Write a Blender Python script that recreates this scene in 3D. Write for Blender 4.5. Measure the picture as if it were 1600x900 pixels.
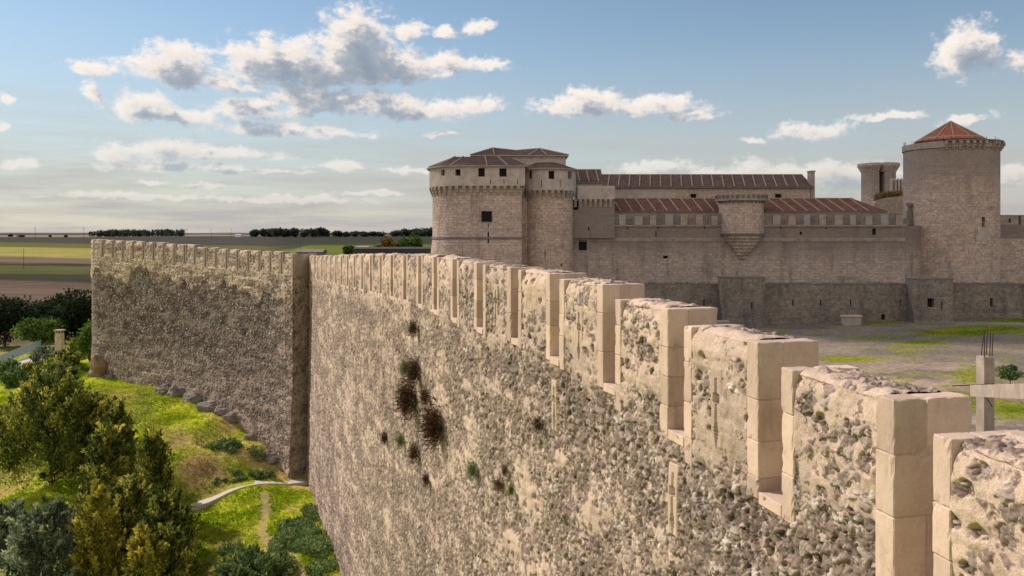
import bpy, math, random
import numpy as np
from mathutils import Vector

random.seed(7)
rng = np.random.default_rng(7)
R = math.radians
sc = bpy.context.scene
COL = sc.collection
for o in list(bpy.data.objects):
    bpy.data.objects.remove(o)

# ------------------------------------------------------------------ camera
CZ = 26.0                      # camera height above the datum
F = 1300.0                     # focal length in photo pixels (photo 1600 wide)
HY = 365.0                     # horizon row
cam_d = bpy.data.cameras.new('camera')
cam = bpy.data.objects.new('camera', cam_d)
COL.objects.link(cam)
cam.location = (0, 0, CZ)
cam.rotation_euler = (R(90), 0, 0)
cam_d.sensor_width = 36.0
cam_d.lens = 36.0 * F / 1600.0
cam_d.shift_y = -(450.0 - HY) / 1600.0
cam_d.clip_start = 0.1
cam_d.clip_end = 40000
sc.camera = cam

# ------------------------------------------------------------------ light
SUN_AZ, SUN_EL = R(-64), R(38)      # azimuth from +Y, negative = left
SUN = Vector((math.sin(SUN_AZ) * math.cos(SUN_EL), math.cos(SUN_AZ) * math.cos(SUN_EL), math.sin(SUN_EL)))
sun_d = bpy.data.lights.new('sun', 'SUN')
sun_d.energy = 3.9
sun_d.angle = R(0.5)
sun_d.color = (1.0, 0.85, 0.73)
sun = bpy.data.objects.new('sun', sun_d)
COL.objects.link(sun)
sun.location = SUN * 300
sun.rotation_euler = SUN.to_track_quat('Z', 'Y').to_euler()

sc.view_settings.view_transform = 'Standard'
sc.view_settings.look = 'None'
sc.view_settings.gamma = 1
sc.view_settings.use_curve_mapping = False
sc.view_settings.exposure = 0.56
SKY_STRENGTH = 0.105

world = bpy.data.worlds.new('World')
sc.world = world
world.use_nodes = True

CLOUDS = [  # photo position and radii of the cumulus masses: x, y, rx, up, down
    (152, 106, 44, 17, 14), (140, 140, 20, 14, 14), (275, 108, 74, 36, 26), (365, 132, 52, 12, 10),
    (440, 98, 105, 38, 36), (552, 72, 62, 58, 50), (590, 108, 108, 42, 24), (500, 118, 125, 30, 20),
    (640, 46, 34, 14, 14), (693, 50, 20, 10, 10), (742, 41, 27, 11, 10), (700, 102, 88, 17, 13), (765, 103, 28, 9, 9),
    (225, 168, 68, 22, 16), (270, 184, 90, 14, 11), (388, 178, 68, 24, 14), (505, 160, 105, 24, 18),
    (600, 162, 92, 22, 20), (450, 206, 122, 14, 9), (655, 172, 98, 17, 17), (745, 166, 46, 20, 12),
    (180, 244, 34, 12, 9), (262, 234, 84, 20, 15), (330, 241, 108, 12, 8), (280, 263, 118, 9, 6), (400, 268, 78, 5, 4),
    (915, 164, 78, 26, 18), (1030, 166, 74, 17, 14), (1082, 183, 42, 9, 7), (1275, 210, 62, 18, 10),
    (1510, 80, 52, 40, 36), (1586, 97, 26, 16, 14), (1395, 182, 58, 7, 6), (530, 259, 44, 9, 6), (22, 256, 28, 8, 8),
    (640, 268, 48, 5, 5), (1020, 262, 64, 13, 16), (1210, 268, 150, 16, 26), (1300, 278, 105, 22, 35), (1582, 268, 60, 16, 20),
    (325, 290, 40, 5, 4), (238, 286, 30, 4, 3), (230, 309, 140, 6, 5), (440, 312, 140, 7, 5), (570, 301, 60, 4, 4),
    (1175, 219, 20, 6, 5), (8, 156, 16, 10, 9), (0, 197, 16, 8, 8), (690, 211, 28, 5, 4), (1510, 190, 45, 9, 8),
]


def build_world():
    nt = world.node_tree
    N, L = nt.nodes, nt.links
    N.clear()

    # node group: cloud density at (azimuth, elevation)
    g = bpy.data.node_groups.new('cloud_density', 'ShaderNodeTree')
    g.interface.new_socket('P', in_out='INPUT', socket_type='NodeSocketVector')
    g.interface.new_socket('D', in_out='OUTPUT', socket_type='NodeSocketFloat')
    gn, gl = g.nodes, g.links
    gi, go = gn.new('NodeGroupInput'), gn.new('NodeGroupOutput')

    def vm(op, a, b=None, nodes=gn, links=gl):
        n = nodes.new('ShaderNodeVectorMath'); n.operation = op
        for i, v in enumerate((a, b)):
            if v is None: continue
            if isinstance(v, (tuple, list)): n.inputs[i].default_value = v
            else: links.new(v, n.inputs[i])
        return n.outputs['Value'] if op in ('LENGTH', 'DOT_PRODUCT') else n.outputs[0]

    def ma(op, a, b=None, c=None, nodes=gn, links=gl, clamp=False):
        n = nodes.new('ShaderNodeMath'); n.operation = op; n.use_clamp = clamp
        for i, v in enumerate((a, b, c)):
            if v is None: continue
            if isinstance(v, (int, float)): n.inputs[i].default_value = v
            else: links.new(v, n.inputs[i])
        return n.outputs[0]

    def noise(vec, scale, detail, rough, nodes=gn, links=gl):
        n = nodes.new('ShaderNodeTexNoise'); n.noise_dimensions = '2D'
        n.inputs['Scale'].default_value = scale; n.inputs['Detail'].default_value = detail
        n.inputs['Roughness'].default_value = rough
        links.new(vec, n.inputs['Vector'])
        return n
    P = gi.outputs['P']
    # warp the position a little so the outlines curl
    w = noise(P, 26, 3, 0.55)
    wv = vm('MULTIPLY', vm('SUBTRACT', w.outputs['Color'], (0.5, 0.5, 0.5)), (0.030, 0.018, 0))
    Q = vm('ADD', P, wv)
    best = None
    for (cx, cy, rx, ru, rd) in CLOUDS:
        az = math.atan((cx - 800) / F)
        el = math.atan((HY - cy) / F * math.cos(az))
        k = math.cos(az) ** 2
        d = vm('SUBTRACT', Q, (az, el, 0))
        s = vm('MULTIPLY', d, (F / rx / k, F / ru, 0))
        # lower half is flatter: add the scaled-down part of a negative y
        if rd < ru * 0.95:
            low = vm('MINIMUM', s, (0, 0, 0))
            s = vm('ADD', s, vm('MULTIPLY', low, (0, ru / rd - 1.0, 0)))
        ln = vm('LENGTH', s)
        v = ma('SUBTRACT', 1.0, ln)
        v = ma('MULTIPLY', v, 0.72 + 0.28 * min(1.0, ru / 25.0))
        best = v if best is None else ma('MAXIMUM', best, v)
    n1 = noise(vm('MULTIPLY', P, (1, 1.5, 1)), 34, 9, 0.62)
    n2 = noise(vm('MULTIPLY', P, (1, 1.3, 1)), 120, 5, 0.6)
    nn = ma('ADD', ma('MULTIPLY', ma('SUBTRACT', n1.outputs['Fac'], 0.445), 1.75),
            ma('MULTIPLY', ma('SUBTRACT', n2.outputs['Fac'], 0.5), 0.55))
    dens = ma('ADD', ma('MAXIMUM', best, -1.5), nn)
    gl.new(dens, go.inputs['D'])

    tc = N.new('ShaderNodeTexCoord')
    sep = N.new('ShaderNodeSeparateXYZ'); L.new(tc.outputs['Generated'], sep.inputs[0])
    wm = lambda op, a, b=None, c=None, clamp=False: ma(op, a, b, c, N, L, clamp)
    az = wm('ARCTAN2', sep.outputs['X'], sep.outputs['Y'])
    el = wm('ARCSINE', sep.outputs['Z'])
    comb = N.new('ShaderNodeCombineXYZ'); L.new(az, comb.inputs[0]); L.new(el, comb.inputs[1])
    P = comb.outputs[0]

    def dens_at(off):
        n = N.new('ShaderNodeGroup'); n.node_tree = g
        L.new(vm('ADD', P, off, N, L) if off else P, n.inputs[0])
        return n.outputs[0]
    d0 = dens_at(None)
    d1 = dens_at((-0.009, 0.009, 0))
    d2 = dens_at((-0.018, 0.022, 0))
    alpha = N.new('ShaderNodeMapRange'); alpha.interpolation_type = 'SMOOTHERSTEP'
    L.new(d0, alpha.inputs[0]); alpha.inputs[1].default_value = -0.20; alpha.inputs[2].default_value = 0.62
    depth = wm('ADD', wm('MAXIMUM', d1, 0.0), wm('MULTIPLY', wm('MAXIMUM', d2, 0.0), 1.15))
    depth = wm('ADD', depth, wm('MULTIPLY', wm('MAXIMUM', d0, 0.0), 0.35))
    lit = wm('POWER', 2.718, wm('MULTIPLY', depth, -0.85))
    ramp = N.new('ShaderNodeValToRGB')
    L.new(lit, ramp.inputs[0])
    cr = ramp.color_ramp
    cr.elements[0].position = 0.08; cr.elements[0].color = (0.25, 0.315, 0.40, 1)
    cr.elements[1].position = 0.95; cr.elements[1].color = (0.98, 0.92, 0.86, 1)
    e = cr.elements.new(0.30); e.color = (0.40, 0.45, 0.51, 1)
    e = cr.elements.new(0.52); e.color = (0.84, 0.79, 0.74, 1)

    sky = N.new('ShaderNodeTexSky'); sky.sky_type = 'NISHITA'; sky.sun_disc = False
    sky.sun_elevation = SUN_EL; sky.sun_rotation = SUN_AZ
    sky.air_density = 1.0; sky.dust_density = 0.25; sky.ozone_density = 1.6; sky.altitude = 850
    tint = N.new('ShaderNodeMix'); tint.data_type = 'RGBA'; tint.blend_type = 'MULTIPLY'
    tint.inputs[0].default_value = 1.0
    L.new(sky.outputs[0], tint.inputs[6]); tint.inputs[7].default_value = (0.84, 0.81, 0.73, 1)
    # bright warm veil low over the horizon
    hz = N.new('ShaderNodeMapRange'); L.new(el, hz.inputs[0]); hz.interpolation_type = 'SMOOTHSTEP'
    hz.inputs[1].default_value = 0.26; hz.inputs[2].default_value = -0.02
    hz.inputs[3].default_value = 0.0; hz.inputs[4].default_value = 1.0
    # the veil breaks up in long streaks
    st = noise(vm('MULTIPLY', P, (3.0, 34.0, 1), N, L), 1.6, 7, 0.62, N, L)
    st2 = N.new('ShaderNodeMapRange'); L.new(st.outputs['Fac'], st2.inputs[0])
    st2.inputs[1].default_value = 0.35; st2.inputs[2].default_value = 0.7; st2.inputs[3].default_value = 0.80; st2.inputs[4].default_value = 1.12
    veil = N.new('ShaderNodeMix'); veil.data_type = 'RGBA'
    L.new(wm('MULTIPLY', hz.outputs[0], st2.outputs[0], clamp=True), veil.inputs[0])
    L.new(tint.outputs[2], veil.inputs[6])
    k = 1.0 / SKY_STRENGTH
    veil.inputs[7].default_value = (0.340 * k, 0.325 * k, 0.312 * k, 1)
    # unseen bright bank added behind the camera to brighten the castle's shaded faces
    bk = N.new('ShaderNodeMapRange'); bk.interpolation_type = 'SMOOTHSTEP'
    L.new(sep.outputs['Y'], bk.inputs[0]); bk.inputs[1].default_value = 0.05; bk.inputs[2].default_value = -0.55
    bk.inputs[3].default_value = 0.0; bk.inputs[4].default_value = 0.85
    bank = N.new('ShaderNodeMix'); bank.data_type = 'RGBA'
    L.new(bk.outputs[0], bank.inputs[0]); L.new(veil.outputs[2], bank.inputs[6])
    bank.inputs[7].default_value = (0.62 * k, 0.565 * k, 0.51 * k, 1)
    cl = N.new('ShaderNodeMix'); cl.data_type = 'RGBA'; cl.blend_type = 'MULTIPLY'; cl.inputs[0].default_value = 1
    L.new(ramp.outputs[0], cl.inputs[6]); cl.inputs[7].default_value = (0.70 * k, 0.685 * k, 0.68 * k, 1)
    mix = N.new('ShaderNodeMix'); mix.data_type = 'RGBA'
    # clouds thin out towards the horizon haze
    fade = N.new('ShaderNodeMapRange'); L.new(el, fade.inputs[0])
    fade.inputs[1].default_value = 0.0; fade.inputs[2].default_value = 0.16; fade.inputs[3].default_value = 0.25; fade.inputs[4].default_value = 1.0
    L.new(wm('MULTIPLY', alpha.outputs[0], fade.outputs[0]), mix.inputs[0])
    L.new(veil.outputs[2], mix.inputs[6]); L.new(cl.outputs[2], mix.inputs[7])
    bg = N.new('ShaderNodeBackground'); bg.inputs['Strength'].default_value = SKY_STRENGTH
    L.new(mix.outputs[2], bg.inputs['Color'])
    # the cumulus belt lies low over the horizon in front; elsewhere clear sky and the added bank
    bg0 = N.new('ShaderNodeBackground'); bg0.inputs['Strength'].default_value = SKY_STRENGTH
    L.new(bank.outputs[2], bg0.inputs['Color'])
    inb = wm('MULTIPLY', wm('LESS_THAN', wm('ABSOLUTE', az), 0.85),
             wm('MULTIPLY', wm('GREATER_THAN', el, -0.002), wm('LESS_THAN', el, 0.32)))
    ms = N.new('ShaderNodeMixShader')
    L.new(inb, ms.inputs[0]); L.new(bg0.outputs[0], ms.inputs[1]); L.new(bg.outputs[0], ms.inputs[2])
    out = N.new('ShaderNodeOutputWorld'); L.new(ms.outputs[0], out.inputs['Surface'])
    world.cycles.sampling_method = 'MANUAL'
    world.cycles.sample_map_resolution = 256
    sc.cycles.max_bounces = 5
    sc.cycles.diffuse_bounces = 3
    sc.cycles.transmission_bounces = 3
    sc.cycles.transparent_max_bounces = 4
    sc.cycles.caustics_reflective = False
    sc.cycles.caustics_refractive = False


build_world()

# ------------------------------------------------------------------ numpy noise


def _h(ix, iy, seed):
    x = (ix.astype(np.int64) * 374761393 + iy.astype(np.int64) * 668265263 + seed * 1442695041) & 0xFFFFFFFF
    x = ((x ^ (x >> 13)) * 1274126177) & 0xFFFFFFFF
    x = x ^ (x >> 16)
    x = (x * 2246822519) & 0xFFFFFFFF
    x = x ^ (x >> 15)
    return (x & 0xFFFFFF) / float(0xFFFFFF)


def vnoise(x, y, seed=0):
    x = np.asarray(x, float); y = np.asarray(y, float)
    ix, iy = np.floor(x), np.floor(y)
    fx, fy = x - ix, y - iy
    fx = fx * fx * (3 - 2 * fx); fy = fy * fy * (3 - 2 * fy)
    a, b = _h(ix, iy, seed), _h(ix + 1, iy, seed)
    c, d = _h(ix, iy + 1, seed), _h(ix + 1, iy + 1, seed)
    return (a * (1 - fx) + b * fx) * (1 - fy) + (c * (1 - fx) + d * fx) * fy


def fbm(x, y, octv=4, seed=0, gain=0.5):
    t, a, n = 0.0, 1.0, 0.0
    for i in range(octv):
        t = t + a * vnoise(np.asarray(x) * 2 ** i + 17.3 * i, np.asarray(y) * 2 ** i - 9.1 * i, seed + i)
        n += a; a *= gain
    return t / n


def worley(x, y, seed=0, jit=0.9):
    x = np.asarray(x, float); y = np.asarray(y, float)
    ix, iy = np.floor(x), np.floor(y)
    f1 = np.full(x.shape, 9.0); f2 = np.full(x.shape, 9.0); idd = np.zeros(x.shape); id2 = np.zeros(x.shape)
    for dx in (-1, 0, 1):
        for dy in (-1, 0, 1):
            cx, cy = ix + dx, iy + dy
            px = cx + 0.5 + jit * (_h(cx, cy, seed) - 0.5)
            py = cy + 0.5 + jit * (_h(cx, cy, seed + 51) - 0.5)
            d = np.hypot(px - x, py - y)
            c = _h(cx, cy, seed + 97)
            c2 = _h(cx, cy, seed + 131)
            m = d < f1
            f2 = np.where(m, f1, np.minimum(f2, d))
            idd = np.where(m, c, idd); id2 = np.where(m, c2, id2)
            f1 = np.where(m, d, f1)
    return f1, f2, idd, id2


def sstep(a, b, x):
    t = np.clip((np.asarray(x, float) - a) / (b - a), 0, 1)
    return t * t * (3 - 2 * t)


# ------------------------------------------------------------------ mesh helpers
ORG = {}


def link(name, me, mat, parent=None, loc=None):
    """link mesh given in world coordinates; loc = origin of a top-level thing"""
    o = bpy.data.objects.new(name, me)
    COL.objects.link(o)
    if mat is not None and len(me.materials) == 0:
        me.materials.append(mat)
    if parent is not None:
        org = ORG[parent.name]
        o.parent = parent
    else:
        org = Vector(loc) if loc is not None else Vector((0, 0, 0))
        o.location = org
    ORG[o.name] = org
    n = len(me.vertices)
    co = np.empty(n * 3); me.vertices.foreach_get('co', co)
    co = co.reshape(-1, 3) - np.array(org)
    me.vertices.foreach_set('co', co.ravel())
    me.update()
    return o


def empty(name, loc, label=None, cat=None, group=None):
    o = bpy.data.objects.new(name, None)
    o.empty_display_size = 0.3
    COL.objects.link(o)
    o.location = loc
    ORG[o.name] = Vector(loc)
    tag(o, label, cat, group)
    return o


def tag(o, label=None, cat=None, group=None, kind=None):
    if label: o['label'] = label
    if cat: o['category'] = cat
    if group: o['group'] = group
    if kind: o['kind'] = kind
    return o


def copy_tree(o, parent=None):
    c = o.copy(); COL.objects.link(c)
    if parent is not None: c.parent = parent
    for ch in [q for q in list(o.children)]:
        copy_tree(ch, c)
    return c


def np_mesh(name, V, Q, attrs=None, smooth=True, uv=None, colors=None):
    """V (n,3), Q (m,4) or (m,3) index arrays"""
    V = np.asarray(V, np.float64); Q = np.asarray(Q, np.int64)
    k = Q.shape[1]
    me = bpy.data.meshes.new(name)
    me.vertices.add(len(V)); me.vertices.foreach_set('co', V.ravel())
    me.loops.add(Q.size); me.loops.foreach_set('vertex_index', Q.ravel().astype(np.int32))
    me.polygons.add(len(Q))
    me.polygons.foreach_set('loop_start', (np.arange(len(Q)) * k).astype(np.int32))
    me.polygons.foreach_set('use_smooth', np.full(len(Q), smooth))
    me.update(calc_edges=True)
    for nm, arr in (attrs or {}).items():
        a = me.attributes.new(nm, 'FLOAT', 'POINT'); a.data.foreach_set('value', np.asarray(arr, np.float32).ravel())
    if colors is not None:
        a = me.color_attributes.new('col', 'FLOAT_COLOR', 'POINT')
        c = np.ones((len(V), 4), np.float32); c[:, :3] = colors
        a.data.foreach_set('color', c.ravel())
    if uv is not None:
        u = me.uv_layers.new(name='UVMap')
        u.data.foreach_set('uv', np.asarray(uv, np.float32)[Q.ravel()].ravel())
    return me


def grid_quads(nr, nc):
    i = np.arange(nr - 1)[:, None] * nc + np.arange(nc - 1)[None, :]
    return np.stack([i, i + 1, i + nc + 1, i + nc], -1).reshape(-1, 4)


class MB:
    """collects polygons with metre UVs, builds ONE mesh"""

    def __init__(s):
        s.v, s.f, s.uv = [], [], []

    def face(s, pts, uvs=None):
        b = len(s.v)
        pts = [Vector(p) for p in pts]
        s.v += [tuple(p) for p in pts]
        s.f.append(tuple(range(b, b + len(pts))))
        if uvs is None:
            n = (pts[1] - pts[0]).cross(pts[2] - pts[0])
            if n.length < 1e-12: n = Vector((0, 0, 1))
            n.normalize()
            if abs(n.z) > 0.9:
                uvs = [(p.x, p.y) for p in pts]
            else:
                t = Vector((-n.y, n.x, 0)).normalized()
                w = n.cross(t)
                uvs = [(p.dot(t), p.dot(w)) for p in pts]
        s.uv += [tuple(u) for u in uvs]

    def hexa(s, c):
        """8 corners: bottom 0-3 ccw, top 4-7 ccw"""
        for q in ((3, 2, 1, 0), (4, 5, 6, 7), (0, 1, 5, 4), (1, 2, 6, 5), (2, 3, 7, 6), (3, 0, 4, 7)):
            s.face([c[i] for i in q])

    def box(s, x0, x1, y0, y1, z0, z1):
        s.hexa([(x0, y0, z0), (x1, y0, z0), (x1, y1, z0), (x0, y1, z0), (x0, y0, z1), (x1, y0, z1), (x1, y1, z1), (x0, y1, z1)])

    def obox(s, o, ax, ay, x0, x1, y0, y1, z0, z1, ch=0.0):
        """box in a frame: origin o, horizontal axes ax, ay; chamfer ch"""
        o = Vector(o); ax = Vector(ax); ay = Vector(ay); az = Vector((0, 0, 1))
        P = lambda x, y, z: o + ax * x + ay * y + az * z
        if ch <= 0:
            s.hexa([P(x0, y0, z0), P(x1, y0, z0), P(x1, y1, z0), P(x0, y1, z0), P(x0, y0, z1), P(x1, y0, z1), P(x1, y1, z1), P(x0, y1, z1)])
            return
        X, Y, Z = (x0, x1), (y0, y1), (z0, z1)
        sg = (1, -1)
        def V(i, j, k, m):
            c = [X[i] + (sg[i] * ch if m != 0 else 0), Y[j] + (sg[j] * ch if m != 1 else 0), Z[k] + (sg[k] * ch if m != 2 else 0)]
            return P(*c)
        def F(l):
            s.face(l)
        for i in (0, 1):
            q = [V(i, 0, 0, 0), V(i, 1, 0, 0), V(i, 1, 1, 0), V(i, 0, 1, 0)]
            F(q if i else q[::-1])
            q = [V(0, i, 0, 1), V(1, i, 0, 1), V(1, i, 1, 1), V(0, i, 1, 1)]
            F(q[::-1] if i else q)
            q = [V(0, 0, i, 2), V(1, 0, i, 2), V(1, 1, i, 2), V(0, 1, i, 2)]
            F(q if i else q[::-1])
        for a in (0, 1):
            for b in (0, 1):
                F([V(a, b, 0, 0), V(a, b, 1, 0), V(a, b, 1, 1), V(a, b, 0, 1)][:: (1 if (a + b) % 2 == 0 else -1)])
                F([V(a, 0, b, 0), V(a, 1, b, 0), V(a, 1, b, 2), V(a, 0, b, 2)][:: (-1 if (a + b) % 2 == 0 else 1)])
                F([V(0, a, b, 1), V(1, a, b, 1), V(1, a, b, 2), V(0, a, b, 2)][:: (1 if (a + b) % 2 == 0 else -1)])
                for c in (0, 1):
                    F([V(a, b, c, 0), V(a, b, c, 1), V(a, b, c, 2)][:: (1 if (a + b + c) % 2 == 1 else -1)])

    def prism(s, pts, z0, z1, cap=True, closed=True):
        """extrude ccw footprint; u runs along the perimeter"""
        n = len(pts); u = 0.0
        for i in range(n if closed else n - 1):
            a, b = pts[i], pts[(i + 1) % n]
            l = math.hypot(b[0] - a[0], b[1] - a[1])
            s.face([(a[0], a[1], z0), (b[0], b[1], z0), (b[0], b[1], z1), (a[0], a[1], z1)], [(u, z0), (u + l, z0), (u + l, z1), (u, z1)])
            u += l
        if cap:
            s.face([(p[0], p[1], z1) for p in pts]); s.face([(p[0], p[1], z0) for p in pts[::-1]])

    def frustum(s, pa, pb, za, zb, cap=True):
        n = len(pa); u = 0.0
        for i in range(n):
            a, b = pa[i], pa[(i + 1) % n]; c, d = pb[(i + 1) % n], pb[i]
            l = math.hypot(b[0] - a[0], b[1] - a[1])
            s.face([(a[0], a[1], za), (b[0], b[1], za), (c[0], c[1], zb), (d[0], d[1], zb)], [(u, za), (u + l, za), (u + l, zb), (u, zb)])
            u += l
        if cap:
            s.face([(p[0], p[1], zb) for p in pb]); s.face([(p[0], p[1], za) for p in pa[::-1]])

    def tube(s, p0, p1, r0, r1, n=6, cap=True):
        p0, p1 = Vector(p0), Vector(p1)
        d = (p1 - p0).normalized()
        a = d.orthogonal().normalized(); b = d.cross(a)
        A = [p0 + (a * math.cos(2 * math.pi * i / n) + b * math.sin(2 * math.pi * i / n)) * r0 for i in range(n)]
        B = [p1 + (a * math.cos(2 * math.pi * i / n) + b * math.sin(2 * math.pi * i / n)) * r1 for i in range(n)]
        for i in range(n):
            j = (i + 1) % n
            s.face([A[i], A[j], B[j], B[i]])
        if cap:
            s.face(B); s.face(A[::-1])

    def bar(s, p0, p1, w, h):
        """rectangular bar lying from p0 to p1, width w sideways, height h"""
        p0, p1 = Vector(p0), Vector(p1)
        d = (p1 - p0).normalized()
        a = d.cross(Vector((0, 0, 1)))
        a = a.normalized() if a.length > 1e-6 else Vector((1, 0, 0))
        b = a.cross(d)
        c = []
        for p in (p0, p1):
            c.append([p - a * w / 2 - b * h / 2, p + a * w / 2 - b * h / 2, p + a * w / 2 + b * h / 2, p - a * w / 2 + b * h / 2])
        A, B = c
        s.face(A[::-1]) ; s.face(B)
        for i in range(4):
            j = (i + 1) % 4
            s.face([A[i], A[j], B[j], B[i]])

    def mesh(s, name, weld=False, smooth=False):
        me = bpy.data.meshes.new(name)
        me.from_pydata(s.v, [], s.f)
        u = me.uv_layers.new(name='UVMap')
        u.data.foreach_set('uv', np.array(s.uv, np.float32).ravel())
        if weld:
            import bmesh
            bm = bmesh.new(); bm.from_mesh(me)
            bmesh.ops.remove_doubles(bm, verts=bm.verts, dist=1e-4)
            bmesh.ops.recalc_face_normals(bm, faces=bm.faces)
            bm.to_mesh(me); bm.free()
        if smooth:
            me.polygons.foreach_set('use_smooth', np.full(len(me.polygons), True))
        me.update()
        return me

    def build(s, name, mat, parent=None, loc=None, weld=False, smooth=False):
        return link(name, s.mesh(name, weld, smooth), mat, parent, loc)


def cut(obj, boxes):
    """boolean the opening boxes (MB with hexahedra) out of a wall object"""
    cm = boxes.mesh('cutter', weld=True)
    co = bpy.data.objects.new('cutter', cm)
    COL.objects.link(co)
    co.location = -ORG[obj.name] + Vector(obj.location if obj.parent is None else (0, 0, 0))
    # work in the object's local space
    tmp = bpy.data.objects.new('tmp', obj.data); COL.objects.link(tmp)
    co.location = -ORG[obj.name]
    m = tmp.modifiers.new('b', 'BOOLEAN'); m.operation = 'DIFFERENCE'; m.solver = 'EXACT'; m.object = co
    bpy.context.view_layer.update()
    dg = bpy.context.evaluated_depsgraph_get()
    me = bpy.data.meshes.new_from_object(tmp.evaluated_get(dg))
    old = obj.data; nm = old.name
    bpy.data.objects.remove(tmp); bpy.data.objects.remove(co)
    obj.data = me
    bpy.data.meshes.remove(old); bpy.data.meshes.remove(cm)
    me.name = nm


def X(px, Y): return (px - 800.0) / F * Y
def Z(py, Y): return CZ + (HY - py) / F * Y


# ------------------------------------------------------------------ materials
def new_mat(name):
    m = bpy.data.materials.new(name); m.use_nodes = True
    nt = m.node_tree
    b = nt.nodes['Principled BSDF']
    b.inputs['Roughness'].default_value = 0.9
    if 'Specular IOR Level' in b.inputs: b.inputs['Specular IOR Level'].default_value = 0.2
    return m, nt.nodes, nt.links, b


class NT:
    def __init__(s, N, L): s.N, s.L = N, L

    def put(s, sock, v):
        if isinstance(v, (int, float)): sock.default_value = v
        elif isinstance(v, tuple):
            sock.default_value = v if len(v) == len(sock.default_value) else (v + (1,))
        else: s.L.new(v, sock)

    def noise(s, vec, scale, detail=5, rough=0.55, dist=0.0):
        n = s.N.new('ShaderNodeTexNoise')
        n.inputs['Scale'].default_value = scale; n.inputs['Detail'].default_value = detail
        n.inputs['Roughness'].default_value = rough; n.inputs['Distortion'].default_value = dist
        if vec is not None: s.L.new(vec, n.inputs['Vector'])
        return n.outputs['Fac']

    def mapping(s, vec, scale):
        n = s.N.new('ShaderNodeVectorMath'); n.operation = 'MULTIPLY'
        s.L.new(vec, n.inputs[0]); n.inputs[1].default_value = scale
        return n.outputs[0]

    def rng(s, v, a, b, c=0.0, d=1.0, smooth=True):
        n = s.N.new('ShaderNodeMapRange')
        if smooth: n.interpolation_type = 'SMOOTHSTEP'
        s.put(n.inputs[0], v)
        for i, q in enumerate((a, b, c, d)): n.inputs[i + 1].default_value = q
        return n.outputs[0]

    def mix(s, f, a, b, mode='MIX'):
        n = s.N.new('ShaderNodeMix'); n.data_type = 'RGBA'; n.blend_type = mode
        s.put(n.inputs[0], f); s.put(n.inputs[6], a); s.put(n.inputs[7], b)
        return n.outputs[2]

    def math(s, op, a, b=None, c=None):
        n = s.N.new('ShaderNodeMath'); n.operation = op
        for i, v in enumerate((a, b, c)):
            if v is not None: s.put(n.inputs[i], v)
        return n.outputs[0]

    def ramp(s, f, stops):
        n = s.N.new('ShaderNodeValToRGB'); s.put(n.inputs[0], f)
        cr = n.color_ramp
        cr.elements[0].position = stops[0][0]; cr.elements[0].color = stops[0][1] + (1,)
        cr.elements[1].position = stops[-1][0]; cr.elements[1].color = stops[-1][1] + (1,)
        for p, c in stops[1:-1]:
            e = cr.elements.new(p); e.color = c + (1,)
        return n.outputs[0]

    def attr(s, name):
        n = s.N.new('ShaderNodeAttribute'); n.attribute_name = name
        return n

    def coord(s, which):
        return s.N.new('ShaderNodeTexCoord').outputs[which]

    def pos(s):
        return s.N.new('ShaderNodeNewGeometry').outputs['Position']

    def bump(s, h, strength, dist, bsdf):
        n = s.N.new('ShaderNodeBump'); n.inputs['Strength'].default_value = strength; n.inputs['Distance'].default_value = dist
        s.put(n.inputs['Height'], h); s.L.new(n.outputs[0], bsdf.inputs['Normal'])


def mat_rubble():
    m, N, L, b = new_mat('rubble')
    t = NT(N, L); P = t.pos()
    tone = t.attr('tone').outputs['Fac']; plas = t.attr('plas').outputs['Fac']; old = t.attr('old').outputs['Fac']
    stone = t.ramp(tone, [(0.0, (0.05, 0.041, 0.036)), (0.22, (0.13, 0.10, 0.082)), (0.45, (0.22, 0.175, 0.14)),
                          (0.62, (0.235, 0.175, 0.148)), (0.8, (0.35, 0.295, 0.245)), (1.0, (0.54, 0.49, 0.43))])
    grey = t.ramp(tone, [(0.0, (0.026, 0.021, 0.020)), (0.3, (0.075, 0.059, 0.054)), (0.6, (0.140, 0.110, 0.097)),
                         (0.76, (0.26, 0.208, 0.182)), (1.0, (0.76, 0.68, 0.61))])
    stone = t.mix(old, stone, grey)
    n1 = t.noise(P, 2.3, 6, 0.6); n2 = t.noise(P, 14, 5, 0.6)
    pl = t.mix(t.rng(n1, 0.35, 0.7), (0.57, 0.45, 0.35), (0.44, 0.34, 0.265))
    pl = t.mix(t.rng(n2, 0.45, 0.75, 0, 0.5), pl, (0.64, 0.52, 0.42))
    plo = t.mix(t.rng(n2, 0.4, 0.7), (0.20, 0.158, 0.135), (0.28, 0.225, 0.19))
    pl = t.mix(old, pl, plo)
    col = t.mix(plas, stone, pl)
    n3 = t.noise(P, 55, 4, 0.65)
    col = t.mix(1.0, col, t.ramp(n3, [(0.25, (0.62, 0.61, 0.60)), (0.75, (1.25, 1.25, 1.26))]), 'MULTIPLY')
    # lichen and soot in broad drips
    n4 = t.noise(t.mapping(P, (1, 1, 0.35)), 0.55, 6, 0.62)
    col = t.mix(t.rng(n4, 0.56, 0.75, 0, 0.38), col, (0.16, 0.135, 0.12))
    L.new(col, b.inputs['Base Color'])
    t.bump(t.noise(P, 38, 6, 0.65), 0.55, 0.03, b)
    return m


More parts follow.
